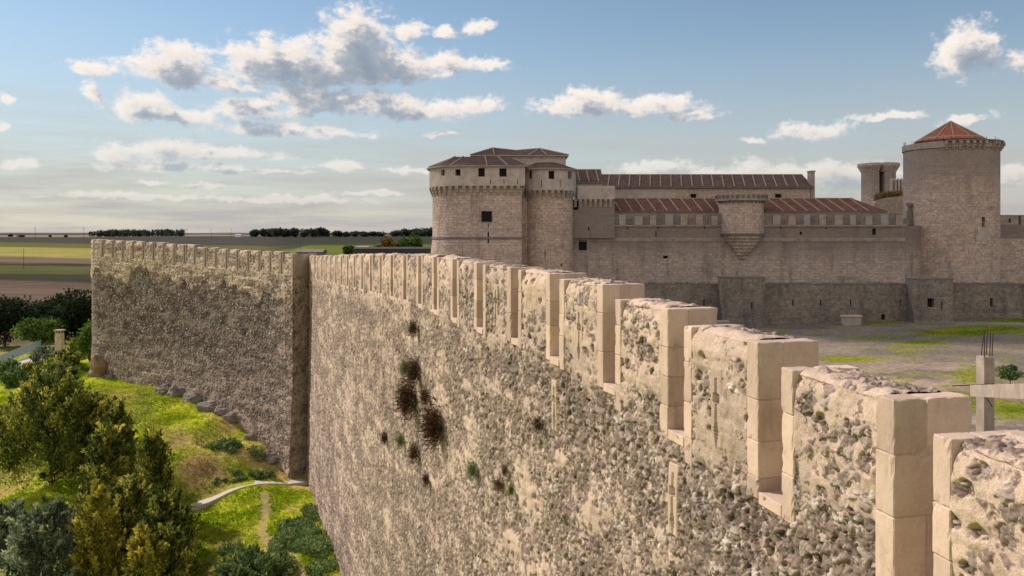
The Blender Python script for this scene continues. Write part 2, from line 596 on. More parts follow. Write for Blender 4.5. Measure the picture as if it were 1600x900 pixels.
def mat_ashlar_new():
    """pale sawn limestone of the quoins"""
    m, N, L, b = new_mat('sawn_limestone')
    t = NT(N, L); P = t.pos()
    n1 = t.noise(P, 1.6, 6, 0.6); n2 = t.noise(P, 26, 5, 0.6); n3 = t.noise(P, 90, 3, 0.6)
    c = t.mix(t.rng(n1, 0.3, 0.7), (0.53, 0.42, 0.345), (0.44, 0.34, 0.275))
    c = t.mix(t.rng(n2, 0.42, 0.75, 0, 0.45), c, (0.56, 0.485, 0.41))
    c = t.mix(t.rng(n3, 0.62, 0.78, 0, 0.55), c, (0.36, 0.28, 0.21))
    geo = N.new('ShaderNodeNewGeometry')
    c = t.mix(1.0, c, t.ramp(geo.outputs['Random Per Island'], [(0.0, (0.80, 0.78, 0.76)), (0.5, (1.0, 0.98, 0.96)), (1.0, (1.14, 1.10, 1.06))]), 'MULTIPLY')
    n7 = t.noise(P, 7.0, 7, 0.7)
    c = t.mix(t.rng(n7, 0.55, 0.68, 0, 0.4), c, (0.30, 0.25, 0.21))
    n5 = t.noise(t.mapping(P, (1, 1, 0.22)), 2.6, 5, 0.6)
    c = t.mix(t.rng(n5, 0.54, 0.72, 0, 0.6), c, (0.27, 0.205, 0.155))
    L.new(c, b.inputs['Base Color'])
    t.bump(t.math('ADD', n2, t.math('MULTIPLY', n3, 0.6)), 0.3, 0.012, b)
    return m


def mat_ashlar(name, base, dark, warm, bw=0.75, bh=0.36, stain=0.5, mort=0.35, stain_z=None):
    """coursed castle masonry on metre UVs"""
    m, N, L, b = new_mat(name)
    t = NT(N, L); uv = t.coord('UV'); P = t.pos()
    br = N.new('ShaderNodeTexBrick'); L.new(uv, br.inputs['Vector'])
    br.inputs['Scale'].default_value = 1.0
    br.inputs['Brick Width'].default_value = bw; br.inputs['Row Height'].default_value = bh
    br.inputs['Mortar Size'].default_value = 0.025; br.inputs['Mortar Smooth'].default_value = 0.4
    br.inputs['Bias'].default_value = 0.0
    br.inputs['Color1'].default_value = (0.70, 0.70, 0.72, 1); br.inputs['Color2'].default_value = (1.18, 1.16, 1.12, 1)
    br.inputs['Mortar'].default_value = (mort, mort, mort, 1)
    n1 = t.noise(P, 0.22, 7, 0.62); n2 = t.noise(P, 3.0, 6, 0.65); n3 = t.noise(t.mapping(P, (1, 1, 0.18)), 0.9, 6, 0.62)
    n6 = t.noise(t.mapping(P, (0.5, 0.5, 2.2)), 0.5, 6, 0.6)
    c = t.mix(t.rng(n1, 0.38, 0.62), base, warm)
    c = t.mix(t.rng(n6, 0.52, 0.7, 0, 0.55), c, dark)
    c = t.mix(0.5, c, br.outputs['Color'], 'MULTIPLY')
    c = t.mix(t.rng(n3, 0.50, 0.72, 0, stain), c, tuple(q * 0.55 for q in dark))
    c = t.mix(1.0, c, t.ramp(n2, [(0.28, (0.55, 0.54, 0.53)), (0.72, (1.25, 1.25, 1.25))]), 'MULTIPLY')
    if stain_z is not None:
        # weather crust that grew under the parapets, with a ragged lower edge
        sep = N.new('ShaderNodeSeparateXYZ'); L.new(P, sep.inputs[0])
        zz = t.math('ADD', sep.outputs['Z'], t.math('MULTIPLY', t.math('SUBTRACT', t.noise(t.mapping(P, (1, 1, 0.25)), 0.5, 5, 0.6), 0.5), 5.0))
        c = t.mix(t.rng(zz, stain_z[0], stain_z[1], 0, 0.75), c, tuple(q * 0.72 for q in dark))
    L.new(c, b.inputs['Base Color'])
    t.bump(t.math('ADD', br.outputs['Fac'], t.math('MULTIPLY', n2, -1.2)), -0.5, 0.05, b)
    return m


def mat_tiles(name, c1, c2, period=0.26):
    m, N, L, b = new_mat(name)
    t = NT(N, L); uv = t.coord('UV'); P = t.pos()
    w = N.new('ShaderNodeTexWave'); w.wave_type = 'BANDS'; w.bands_direction = 'X'
    w.inputs['Scale'].default_value = 1.0 / period / 3.18 * 3.14159 / 3.14159
    L.new(uv, w.inputs['Vector']); w.inputs['Distortion'].default_value = 0.6
    n1 = t.noise(P, 1.2, 6, 0.65); n2 = t.noise(t.mapping(P, (1, 1, 1)), 7, 4, 0.6)
    c = t.mix(t.rng(n1, 0.35, 0.65), c1, c2)
    c = t.mix(t.rng(n2, 0.5, 0.72, 0, 0.6), c, tuple(min(1, q * 1.7) for q in c2))
    c = t.mix(0.55, c, t.ramp(w.outputs['Fac'], [(0.1, (0.35, 0.35, 0.35)), (0.7, (1.15, 1.15, 1.15))]), 'MULTIPLY')
    L.new(c, b.inputs['Base Color'])
    t.bump(w.outputs['Fac'], 0.7, 0.08, b)
    return m


def mat_plain(name, c1, c2, scale=4.0, rough=0.9, bump=0.2, metal=0.0):
    m, N, L, b = new_mat(name)
    t = NT(N, L); P = t.pos()
    n = t.noise(P, scale, 6, 0.62)
    n2 = t.noise(P, scale * 6, 4, 0.6)
    c = t.mix(t.rng(n, 0.32, 0.68), c1, c2)
    c = t.mix(t.rng(n2, 0.5, 0.8, 0, 0.35), c, tuple(q * 0.5 for q in c1))
    L.new(c, b.inputs['Base Color'])
    b.inputs['Roughness'].default_value = rough; b.inputs['Metallic'].default_value = metal
    if bump: t.bump(n2, bump, 0.02, b)
    return m


def mat_leaf(name, stops, trans=0.38):
    m, N, L, b = new_mat(name)
    t = NT(N, L)
    tone = t.attr('tone').outputs['Fac']
    c = t.ramp(tone, stops)
    N.remove(b)
    d = N.new('ShaderNodeBsdfDiffuse'); tr = N.new('ShaderNodeBsdfTranslucent'); mx = N.new('ShaderNodeMixShader')
    L.new(c, d.inputs['Color']); L.new(c, tr.inputs['Color'])
    mx.inputs[0].default_value = trans
    L.new(d.outputs[0], mx.inputs[1]); L.new(tr.outputs[0], mx.inputs[2])
    L.new(mx.outputs[0], N['Material Output'].inputs['Surface'])
    return m


def mat_ground(name, scale=1.0):
    m, N, L, b = new_mat(name)
    t = NT(N, L); P = t.pos()
    b.inputs['Specular IOR Level'].default_value = 0.0; b.inputs['Roughness'].default_value = 1.0
    c = t.attr('col').outputs['Color']
    n = t.noise(P, 2.2 * scale, 6, 0.68); n2 = t.noise(P, 9 * scale, 5, 0.65)
    c = t.mix(0.9, c, t.ramp(n, [(0.3, (0.6, 0.6, 0.6)), (0.7, (1.35, 1.35, 1.35))]), 'MULTIPLY')
    c = t.mix(0.8, c, t.ramp(n2, [(0.3, (0.62, 0.62, 0.62)), (0.7, (1.3, 1.3, 1.3))]), 'MULTIPLY')
    L.new(c, b.inputs['Base Color'])
    t.bump(t.math('ADD', n, n2), 0.6, 0.12, b)
    return m


M_RUB = mat_rubble()
M_QUOIN = mat_ashlar_new()
M_OLDQUOIN = mat_plain('old_quoin', (0.34, 0.275, 0.225), (0.26, 0.21, 0.175), 3.0)
M_CASTLE = mat_ashlar('castle_masonry', (0.544, 0.434, 0.381), (0.320, 0.262, 0.240), (0.576, 0.443, 0.371), stain=0.5)
M_CURTAIN = mat_ashlar('curtain_masonry', (0.488, 0.400, 0.357), (0.256, 0.215, 0.197), (0.536, 0.421, 0.362), stain=0.6, stain_z=(CZ - 4.5, CZ - 0.5))
M_TOWER = mat_ashlar('tower_masonry', (0.560, 0.439, 0.376), (0.336, 0.275, 0.249), (0.584, 0.430, 0.348), bw=0.8, bh=0.38, stain=0.4, stain_z=(CZ + 4.0, CZ + 10.0))
M_DARKSTONE = mat_ashlar('barbican_masonry', (0.235, 0.205, 0.18), (0.12, 0.108, 0.098), (0.29, 0.245, 0.21), bw=0.55, bh=0.3, stain=0.5, mort=0.5)
M_PALACE = mat_ashlar('palace_masonry', (0.576, 0.447, 0.362), (0.480, 0.387, 0.324), (0.592, 0.456, 0.357), bw=0.5, bh=0.22, stain=0.25)
M_RENDER = mat_plain('pale_render', (0.544, 0.464, 0.423), (0.400, 0.331, 0.296), 1.2)
M_TRIM = mat_plain('weathered_trim', (0.430, 0.351, 0.294), (0.284, 0.234, 0.199), 1.6)
M_TRIMDARK = mat_plain('dark_moulding', (0.232, 0.194, 0.171), (0.146, 0.126, 0.114), 1.6)
M_BLOCK = mat_plain('pale_block', (0.404, 0.360, 0.328), (0.310, 0.275, 0.252), 2.0)
M_TILE = mat_tiles('dark_roof_tiles', (0.120, 0.078, 0.065), (0.195, 0.120, 0.095))
M_TILERED = mat_tiles('red_roof_tiles', (0.36, 0.115, 0.072), (0.46, 0.165, 0.10))
M_TILE2 = mat_tiles('brown_roof_tiles', (0.145, 0.074, 0.058), (0.225, 0.110, 0.082))
M_RIDGE = mat_plain('mortared_ridge_tiles', (0.42, 0.33, 0.26), (0.36, 0.24, 0.18), 3.0)
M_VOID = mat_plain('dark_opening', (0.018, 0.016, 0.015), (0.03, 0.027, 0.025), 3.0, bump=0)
M_IRON = mat_plain('black_iron', (0.02, 0.019, 0.018), (0.035, 0.03, 0.027), 5.0, 0.6)
M_RUST = mat_plain('rusty_rebar', (0.07, 0.035, 0.022), (0.045, 0.026, 0.02), 9.0, 0.8)
M_CONC = mat_plain('weathered_concrete', (0.40, 0.34, 0.275), (0.28, 0.235, 0.19), 2.5)
M_ROCK = mat_plain('grey_bedrock', (0.15, 0.135, 0.12), (0.27, 0.235, 0.20), 1.4, bump=0.8)
M_ROCKRED = mat_plain('ochre_bedrock', (0.33, 0.20, 0.12), (0.24, 0.19, 0.15), 1.0, bump=0.8)
M_BARK = mat_plain('bark', (0.075, 0.055, 0.042), (0.11, 0.085, 0.065), 6.0, bump=0.6)
M_GROUND = mat_ground('ground_cover_soil')
M_YARD = mat_ground('courtyard_gravel')
M_PATH = mat_plain('concrete_path', (0.52, 0.47, 0.42), (0.44, 0.40, 0.36), 2.0)
M_METAL = mat_plain('galvanised_metal', (0.42, 0.46, 0.48), (0.34, 0.38, 0.40), 3.0, 0.5)
M_POLE = mat_plain('pole_wood', (0.055, 0.05, 0.046), (0.08, 0.07, 0.062), 3.0)
M_WHITE = mat_plain('white_wall', (0.72, 0.71, 0.68), (0.62, 0.61, 0.58), 1.0)
M_SLATE = mat_plain('slate_roof', (0.050, 0.048, 0.050), (0.075, 0.07, 0.068), 1.0)

JUN = [(0.0, (0.030, 0.045, 0.014)), (0.35, (0.106, 0.147, 0.038)), (0.62, (0.237, 0.281, 0.060)), (0.85, (0.475, 0.463, 0.090)), (1.0, (0.725, 0.625, 0.132))]
M_JUN = mat_leaf('juniper_foliage', JUN)
M_BLUE = mat_leaf('bluish_juniper_foliage', [(0.0, (0.048, 0.070, 0.043)), (0.4, (0.138, 0.180, 0.108)), (0.75, (0.276, 0.324, 0.204)), (1.0, (0.504, 0.528, 0.300))])
M_GOLD = mat_leaf('golden_juniper_foliage', [(0.0, (0.08, 0.090, 0.020)), (0.4, (0.25, 0.25, 0.045)), (0.75, (0.50, 0.45, 0.07)), (1.0, (0.72, 0.60, 0.12))], 0.35)
M_DARKLEAF = mat_leaf('dark_tree_foliage', [(0.0, (0.008, 0.013, 0.009)), (0.5, (0.021, 0.034, 0.018)), (1.0, (0.058, 0.081, 0.031))])
M_GREENLEAF = mat_leaf('green_tree_foliage', [(0.0, (0.029, 0.054, 0.013)), (0.5, (0.080, 0.136, 0.029)), (1.0, (0.208, 0.288, 0.064))], 0.3)
M_FARLEAF = mat_leaf('far_tree_foliage', [(0.0, (0.028, 0.042, 0.036)), (0.5, (0.055, 0.078, 0.062)), (1.0, (0.10, 0.125, 0.085))])
M_ORANGE = mat_leaf('autumn_foliage', [(0.0, (0.10, 0.055, 0.015)), (0.5, (0.21, 0.12, 0.025)), (1.0, (0.30, 0.20, 0.05))], 0.3)
M_BROWN = mat_leaf('dry_brown_foliage', [(0.0, (0.035, 0.022, 0.014)), (0.5, (0.095, 0.058, 0.032)), (1.0, (0.22, 0.14, 0.075))], 0.15)
M_IVY = mat_leaf('low_shrub_foliage', [(0.0, (0.045, 0.080, 0.030)), (0.5, (0.125, 0.200, 0.070)), (1.0, (0.30, 0.38, 0.16))], 0.25)
M_GRASS = mat_leaf('grass_blades', [(0.0, (0.15, 0.20, 0.012)), (0.45, (0.31, 0.41, 0.022)), (0.75, (0.48, 0.50, 0.06)), (1.0, (0.55, 0.44, 0.17))], 0.35)
M_DRY = mat_leaf('straw_blades', [(0.0, (0.20, 0.13, 0.05)), (1.0, (0.45, 0.33, 0.15))], 0.3)

# ------------------------------------------------------------------ terrain
CP = np.array([
    (9, -20, -22.5), (5.5, 5, -22.5), (0, 23, -22.5), (-7, 43, -22.6), (-14, 60, -22.9), (-18.8, 77, -23.6), (-20.3, 75.5, -22.9),
    (-22, 76.5, -21.9), (-26, 79.6, -20.0), (-31, 83.4, -18.4), (-36, 87.5, -17.7), (-42, 91.5, -17.3), (-48.5, 97, -16.8), (-53, 104, -16.4),
    (-26.8, 71, -23.6), (-29.6, 77, -20.2), (-26, 73.2, -21.9), (-34, 83, -18.4), (-42, 88, -18.2), (-45, 93, -17.2), (-57, 95, -19.4), (-54, 88, -22.3),
    (-46, 75, -23.6), (-22.2, 64, -23.6), (-15.5, 62, -23.0), (-24, 60, -24.6), (-36, 58, -24.0), (-30, 66, -24.2), (-36, 72, -23.0), (-40, 80, -21.2),
    (-92, 158, -25.2), (-62, 110, -20.2), (-70, 112, -23.0), (-78, 125, -24.6), (-60, 125, -21.0), (-110, 160, -26), (-150, 150, -27), (-100, 210, -27), (-40, 140, -24),
    (-60, 0, -25), (-100, 60, -26), (-120, 100, -26), (-70, 70, -25), (-40, 30, -24.6), (-20, 30, -23.6), (-30, 0, -24.5), (-10, 0, -23.5), (40, -40, -23),
    (0, 220, -27), (100, 220, -27), (150, 60, -24), (-60, 220, -27), (-80, 260, -27), (90, 130, -14)], float)


def plain(r, az):
    xs = [0, 300, 560, 900, 1300, 1800, 2500, 5000, 9000, 14000]
    ys = [-27, -27, -26, -24, -20, -13, -9, -5.5, 3.0, 12.0]
    h = np.interp(r, xs, ys)
    # town plateau behind the wall to the right of the open fields
    pl = sstep(-0.285, -0.235, az) * (1 - sstep(0.9, 1.3, az)) * sstep(130, 260, r) * (1 - sstep(1000, 1800, r))
    return h * (1 - pl) + np.minimum(-13.0, h + 30) * pl


def ground_h(x, y):
    """ground level outside the walls, relative to the camera"""
    x = np.asarray(x, float); y = np.asarray(y, float)
    r = np.hypot(x, y); az = np.arctan2(x, y)
    num = np.zeros(x.shape); den = np.zeros(x.shape)
    for (cx, cy, ch) in CP:
        d2 = (x - cx) ** 2 + (y - cy) ** 2 + 4.0
        w = 1.0 / d2 ** 1.9
        num += w * ch; den += w
    near = num / den
    k = sstep(170, 300, r)
    h = near * (1 - k) + plain(r, az) * k
    amp = 1 - sstep(100, 200, r)
    h = h + amp * ((fbm(x / 5, y / 5, 3, 5) - 0.5) * 0.9 + (fbm(x / 1.6, y / 1.6, 2, 8) - 0.5) * 0.22)
    h = h + sstep(200, 800, r) * (fbm(x / 300, y / 300, 3, 9) - 0.5) * np.clip(r / 400, 1, 9) * 0.9
    return h


def gz(x, y):
    return CZ + float(ground_h(np.array([x]), np.array([y]))[0])


# wall path of the near section: k counts merlons away from the camera
KX = [(-8, 7.6), (-6, 6.75), (-4, 5.8), (-3, 5.3), (-2, 4.79), (-1, 4.24), (0, 3.62), (1, 2.87), (2, 2.05), (3, 1.05), (4, 0.10), (5, -0.98), (6, -1.95), (7, -2.88), (8, -3.78), (26, -21.6)]
kx = np.array([p[0] for p in KX], float); vx = np.array([p[1] for p in KX], float)


def wall_xy(k):
    return np.interp(k, kx, vx), 11.6 + 2.85 * np.asarray(k, float)


def wall_x_at(y):
    return np.interp((np.asarray(y, float) - 11.6) / 2.85, kx, vx)


# path centre line (concrete path at the foot of the wall)
PATH = [(-19.2, 77.0), (-20.6, 75.7), (-22.4, 74.4), (-24.6, 72.8), (-27.2, 71.0), (-30, 69.4), (-34, 68.5)]


def seg_dist(x, y, pts):
    d = np.full(np.shape(x), 1e9)
    for (a, b) in zip(pts[:-1], pts[1:]):
        ax, ay = a; bx, by = b
        t = np.clip(((x - ax) * (bx - ax) + (y - ay) * (by - ay)) / ((bx - ax) ** 2 + (by - ay) ** 2), 0, 1)
        d = np.minimum(d, np.hypot(x - ax - t * (bx - ax), y - ay - t * (by - ay)))
    return d


TRACK = [(-21.5, 72.2), (-20.3, 68.5), (-19.5, 64.5), (-17.8, 61.5), (-15.5, 58.5), (-12, 52)]
TRACK2 = [(-45, 93), (-38, 85), (-33, 80), (-28, 74), (-26, 72)]


def lerp3(a, b, t):
    return a + (b - a) * t[..., None]


def ground_col(x, y):
    r = np.hypot(x, y); az = np.arctan2(x, y)
    A = lambda c: np.broadcast_to(np.array(c, float), x.shape + (3,)).copy()
    lush, yel, dry, soil = A((0.25, 0.36, 0.014)), A((0.39, 0.45, 0.028)), A((0.52, 0.40, 0.16)), A((0.32, 0.22, 0.13))
    n = fbm(x / 6, y / 6, 4, 21); n2 = fbm(x / 2.0, y / 2.0, 4, 31); n3 = fbm(x / 11, y / 11, 3, 41)
    c = lerp3(lush, yel, sstep(0.38, 0.62, n2))
    c = lerp3(c, dry, sstep(0.56, 0.70, n) * 0.75)
    c = lerp3(c, soil, sstep(0.62, 0.76, n2 * 0.6 + n * 0.4) * 0.7)
    # worn foot tracks and the dry bank beside the path
    tr = 1 - sstep(0.25, 0.65, seg_dist(x, y, TRACK) + (n2 - 0.5) * 0.6)
    c = lerp3(c, A((0.30, 0.225, 0.13)), tr * 0.85)
    tr = 1 - sstep(0.4, 1.6, seg_dist(x, y, TRACK2) + (n2 - 0.5) * 1.4)
    c = lerp3(c, A((0.30, 0.22, 0.10)), tr * 0.5)
    bank = np.exp(-(((x + 27.0) / 2.6) ** 2 + ((y - 74.4) / 1.6) ** 2))
    c = lerp3(c, A((0.30, 0.20, 0.11)), np.clip(bank * 1.6, 0, 1) * sstep(0.3, 0.55, n2 + 0.1))
    bank = np.exp(-(((x + 23.5) / 3.0) ** 2 + ((y - 61.5) / 5.0) ** 2))
    c = lerp3(c, A((0.20, 0.14, 0.085)), np.clip(bank * 1.4, 0, 0.9) * sstep(0.38, 0.58, n2))
    bank = np.exp(-(((x + 44) / 7.0) ** 2 + ((y - 90) / 4.0) ** 2))
    c = lerp3(c, A((0.34, 0.25, 0.11)), np.clip(bank, 0, 1) * 0.8)
    # far fields: long strips along the view
    rr = r * (1 + 0.10 * (fbm(az * 5, az * 0 + 3, 2, 77) - 0.5))
    tilt = rr * (1 + 0.9 * (az + 0.45))
    f = A((0.085, 0.068, 0.058))
    brown, plough, green, ylw, cloud_shade, tan = A((0.20, 0.150, 0.118)), A((0.155, 0.118, 0.095)), A((0.115, 0.125, 0.055)), A((0.34, 0.32, 0.10)), A((0.085, 0.085, 0.078)), A((0.30, 0.25, 0.17))
    f = plough * (0.8 + 0.45 * fbm(x / 60, y / 8, 3, 14))[..., None]
    furrow = 0.5 + 0.5 * np.sin(y * 0.35 + x * 0.06 + 6 * fbm(x / 90, y / 90, 2, 3))
    f = f * (0.84 + 0.26 * furrow)[..., None]
    f = lerp3(f, green, sstep(470, 500, tilt))
    f = lerp3(f, A((0.062, 0.060, 0.045)), sstep(0.45, 0.6, fbm(x / 150, y / 60, 3, 15)) * sstep(470, 500, tilt))
    f = lerp3(f, brown, sstep(740, 760, tilt))
    f = lerp3(f, ylw, sstep(880, 905, tilt))
    f = lerp3(f, A((0.15, 0.15, 0.055)), sstep(1230, 1290, tilt))
    f = lerp3(f, cloud_shade, sstep(1480, 1560, tilt))  # dark band: cloud shadow over the far fields, put into the ground colour
    f = lerp3(f, tan, sstep(2700, 2800, rr))
    f = lerp3(f, A((0.11, 0.095, 0.085)), sstep(4200, 4400, rr))
    f = lerp3(f, A((0.20, 0.17, 0.13)), sstep(6000, 6500, rr) * sstep(0.4, 0.6, fbm(az * 9, r / 900, 2, 4)))
    # right of the open fields: greener strips near the town
    town = sstep(-0.30, -0.25, az)
    t2 = A((0.075, 0.078, 0.050))
    t2 = lerp3(t2, ylw * np.array((0.42, 0.55, 0.42)), sstep(0.5, 0.62, fbm(az * 14, r / 260, 3, 55)) * (1 - sstep(900, 1100, r)))
    t2 = lerp3(t2, A((0.060, 0.066, 0.052)), sstep(900, 1100, r))
    t2 = lerp3(t2, A((0.15, 0.125, 0.10)), sstep(2600, 2800, r))
    f = lerp3(f, t2, town)
    f = f * (0.58 + 0.46 * fbm(x / 45, y / 20, 4, 16) * (1 - sstep(900, 2500, r)) + 0.2 * sstep(900, 2500, r) + 0.10 * fbm(az * 60, r / 60, 3, 18))[..., None]
    k = sstep(185, 250, r)
    c = lerp3(c, f, k)
    return c


def build_ground():
    fov = np.arange(-40, 40.01, 0.36)
    rest = np.arange(44, 316.1, 4.0)
    az = np.radians(np.concatenate([fov, rest]))
    rs = np.concatenate([[0.0], np.geomspace(3, 40, 40), np.geomspace(40.4, 200, 260)[1:], np.geomspace(203, 14000, 190)])
    RR, AZ = np.meshgrid(rs, az, indexing='ij')
    x = RR * np.sin(AZ); y = RR * np.cos(AZ)
    h = ground_h(x, y)
    # sink everything that lies under the courtyard terrace
    inside = (x > wall_x_at(y) + 0.5) & (y < 79) & (y > -12)
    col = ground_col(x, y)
    V = np.stack([x, y, CZ + h], -1).reshape(-1, 3)
    nr, nc = len(rs), len(az)
    Q = grid_quads(nr, nc)
    i = np.arange(nr - 1) * nc
    wrap = np.stack([i + nc - 1, i, i + nc, i + nc + nc - 1], -1)
    Q = np.concatenate([Q, wrap])[:, ::-1]
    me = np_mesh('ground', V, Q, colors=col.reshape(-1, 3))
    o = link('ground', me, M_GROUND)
    tag(o, kind='structure')


build_ground()
YZ = -10.8


def yard_h(x, y):
    x = np.asarray(x, float); y = np.asarray(y, float)
    return YZ + 0.75 * sstep(25, 62, x) * sstep(50, 92, y) + (fbm(x / 14, y / 14, 3, 61) - 0.5) * 0.45 + (fbm(x / 2, y / 2, 2, 62) - 0.5) * 0.05


def build_yard():
    xs = np.arange(-24, 130.1, 0.7); ys = np.arange(-14, 170.1, 0.7)
    x, y = np.meshgrid(xs, ys)
    h = yard_h(x, y)
    A = lambda c: np.broadcast_to(np.array(c, float), x.shape + (3,)).copy()
    n = fbm(x / 9, y / 4, 4, 71); n2 = fbm(x / 2.2, y / 1.5, 4, 72)
    c = lerp3(A((0.31, 0.24, 0.19)), A((0.43, 0.335, 0.26)), sstep(0.35, 0.65, n2))
    c = lerp3(c, A((0.145, 0.130, 0.115)), sstep(0.46, 0.64, n) * 0.8)
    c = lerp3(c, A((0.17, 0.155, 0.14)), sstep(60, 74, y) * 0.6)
    rut = np.abs(((x * 0.25 + y + 2.5 * fbm(x / 12, y / 12, 2, 75)) / 2.3) % 1.0 - 0.5)
    c = lerp3(c, A((0.20, 0.165, 0.135)), sstep(0.10, 0.02, rut) * 0.45 * sstep(0.45, 0.6, fbm(x / 15, y / 6, 3, 76)))
    g = np.zeros(x.shape)
    for (px, py, rx, ry) in ((1380, 500, 75, 6), (1490, 523, 60, 6), (1545, 520, 70, 7), (1320, 558, 42, 5), (1500, 612, 45, 8), (1580, 632, 70, 14), (1560, 497, 60, 4), (1440, 535, 50, 4), (1600, 508, 60, 4)):
        Yd = 10.6 * F / (py - HY)
        X0 = (px - 800) / F * Yd
        sx = rx / F * Yd; sy = ry / (py - HY) * Yd
        g = np.maximum(g, 1.25 - np.hypot((x - X0) / sx, (y - Yd) / sy))
    g = sstep(0.0, 0.5, g + (n2 - 0.5) * 1.3 + (n - 0.5) * 0.7)
    c = lerp3(c, lerp3(A((0.11, 0.155, 0.018)), A((0.225, 0.235, 0.030)), sstep(0.4, 0.6, n2)), g)
    # pale track curving to the gate at the right
    tr = 1 - sstep(0.8, 1.9, np.abs(y - 97 + (x - 50) * 0.55 - (x - 50) ** 2 * 0.004))
    c = lerp3(c, A((0.36, 0.295, 0.24)), tr * sstep(44, 50, x) * 0.85)
    V = np.stack([x, y, CZ + h], -1).reshape(-1, 3)
    Q = grid_quads(*x.shape)
    xc, yc = x.ravel()[Q].mean(1), y.ravel()[Q].mean(1)
    ok = (xc > wall_x_at(yc) + 0.5)
    far = yc > 78.5
    ok = np.where(far, xc > -18.7 - (yc - 78.5) * 1.2, ok)
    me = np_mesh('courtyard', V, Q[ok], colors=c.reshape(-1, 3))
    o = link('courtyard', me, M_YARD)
    tag(o, kind='structure')
    return x, y, g


YX, YY, YG = build_yard()

# ------------------------------------------------------------------ rubble walls


def rubble(s, h, level, old, seed=0, slits=()):
    """outward displacement and colour attributes of the masonry at (s, height)"""
    q = fbm(s * 1.3, h * 1.3, 3, seed + 3)
    u = s + (fbm(s * 7, h * 7, 3, seed + 11) - 0.5) * 0.20
    v = h + (fbm(s * 7, h * 7, 3, seed + 13) - 0.5) * 0.20
    f1, f2, a, b = worley(u / 0.16, v / 0.125, seed)
    g1, g2, ga, gb = worley(u / 0.08, v / 0.068, seed + 7)
    d = np.clip((f2 - f1) / 0.42, 0, 1); d = d * (2 - d)
    e = np.clip((g2 - g1) / 0.42, 0, 1); e = e * (2 - e)
    big = b > 0.5
    bump = np.where(big, d ** 0.6 * (0.020 + 0.060 * a), e ** 0.6 * (0.006 + 0.044 * ga))
    lost = np.where(big, a < 0.14, ga < 0.10)          # stones that have fallen out
    bump = np.where(lost, -0.055 * np.where(big, d, e), bump)
    bump = bump + (fbm(s * 14, h * 14, 4, seed + 17) - 0.5) * 0.044 - np.abs(fbm(s * 10, h * 10, 3, seed + 18) - 0.5) * 0.07 + 0.008
    tone = np.where(big, a * 0.65 + b * 0.35, ga)
    tone = np.clip(tone * 0.95 + (fbm(s * 2.4, h * 2.4, 3, seed + 19) - 0.5) * 0.5, 0, 1)
    lvl = level + (fbm(s * 3.2, h * 2.2, 4, seed + 23) - 0.5) * 0.10 + (q - 0.5) * 0.05 + (fbm(s * 0.55, h * 2.2, 4, seed + 27) - 0.5) * 0.15
    hx, hy, ha, hb = worley(s / 0.42 + 0.5 * q, h / 0.30, seed + 61)
    pit = sstep(0.34, 0.20, hx + (fbm(s * 9, h * 9, 3, seed + 63) - 0.5) * 0.35) * (ha > 0.52)
    lvl = lvl - 0.075 * pit
    pl = np.where(lvl > bump, 1.0, 0.0) * sstep(-0.004, 0.006, lvl - bump)
    surf = np.maximum(bump, lvl + (fbm(s * 9, h * 9, 3, seed + 29) - 0.5) * 0.014)
    # joints between bare stones and the holes of lost ones are darker
    joint = np.where(big, d, e)
    tone = np.where(lost, tone * 0.3, tone * (0.40 + 0.60 * sstep(0.0, 0.35, joint)))
    for (s0, h0, w, hh) in slits:
        # ashlar panel with a cross slit cut deep into it
        ds, dh = s - s0, h - h0
        pan = (np.abs(ds) < w) & (np.abs(dh) < hh)
        surf = np.where(pan, 0.066 + (fbm(s * 8, h * 8, 2, 5) - 0.5) * 0.006, surf); pl = np.where(pan, 1.0, pl)
        slot = (np.abs(ds) < 0.032) & (dh < hh * 0.72) & (dh > -hh * 0.72)
        hole = (np.abs(ds) < 0.10) & (np.abs(dh - hh * 0.22) < 0.075)
        foot = (np.abs(ds) / 0.075 + np.abs(dh + hh * 0.62) / 0.28) < 1
        surf = np.where(slot | hole | foot, -0.20, surf)
    return surf - 0.035, tone, pl


def wall_tone_old(s, h, sec):
    if sec == 1:
        return sstep(0.52, 0.70, fbm(s / 5, h / 4, 4, 201)) * 0.35
    return None


TOP = {-4: 2.9, -3: 2.6, -2: 2.30, -1: 2.05, 0: 1.83, 1: 1.58, 2: 1.36, 3: 1.10, 4: 1.005, 5: 0.97, 6: 0.94, 7: 0.915, 8: 0.915, 9: 0.945, 10: 1.02, 11: 1.07, 12: 1.15, 13: 1.22, 14: 1.30, 15: 1.39,
       16: 1.48, 17: 1.58, 18: 1.67, 19: 1.76, 20: 1.85, 21: 1.94, 22: 2.02, 23: 2.10, 24: 2.16}
# TOP[i]: drop of merlon i below the eye; merlon i spans gaps i .. i-1 (far end at gap i)
SILL = {}
for k_ in range(-5, 25):
    a_ = TOP.get(k_, TOP[-4] + 0.3 if k_ < -4 else TOP[23]); b_ = TOP.get(k_ + 1, TOP[23] if k_ > 20 else TOP[-4])
    SILL[k_] = (a_ + b_) / 2 + 2.0
SILL[0] = 3.70; SILL[1] = 3.476; SILL[2] = 3.165; SILL[3] = 3.02; SILL[4] = 2.92; SILL[5] = 2.94; SILL[6] = 2.93

# arc length lookup for section 1
kk = np.linspace(-7, 25.0, 6401)
wx, wy = wall_xy(kk)
ss = np.concatenate([[0], np.cumsum(np.hypot(np.diff(wx), np.diff(wy)))])


def s_of_k(k): return np.interp(k, kk, ss)


def frame1(s):
    k = np.interp(s, ss, kk)
    x, y = wall_xy(k)
    x2, y2 = wall_xy(k + 0.15); x1, y1 = wall_xy(k - 0.15)
    dx, dy = x2 - x1, y2 - y1; l = np.hypot(dx, dy)
    return x, y, dx / l, dy / l


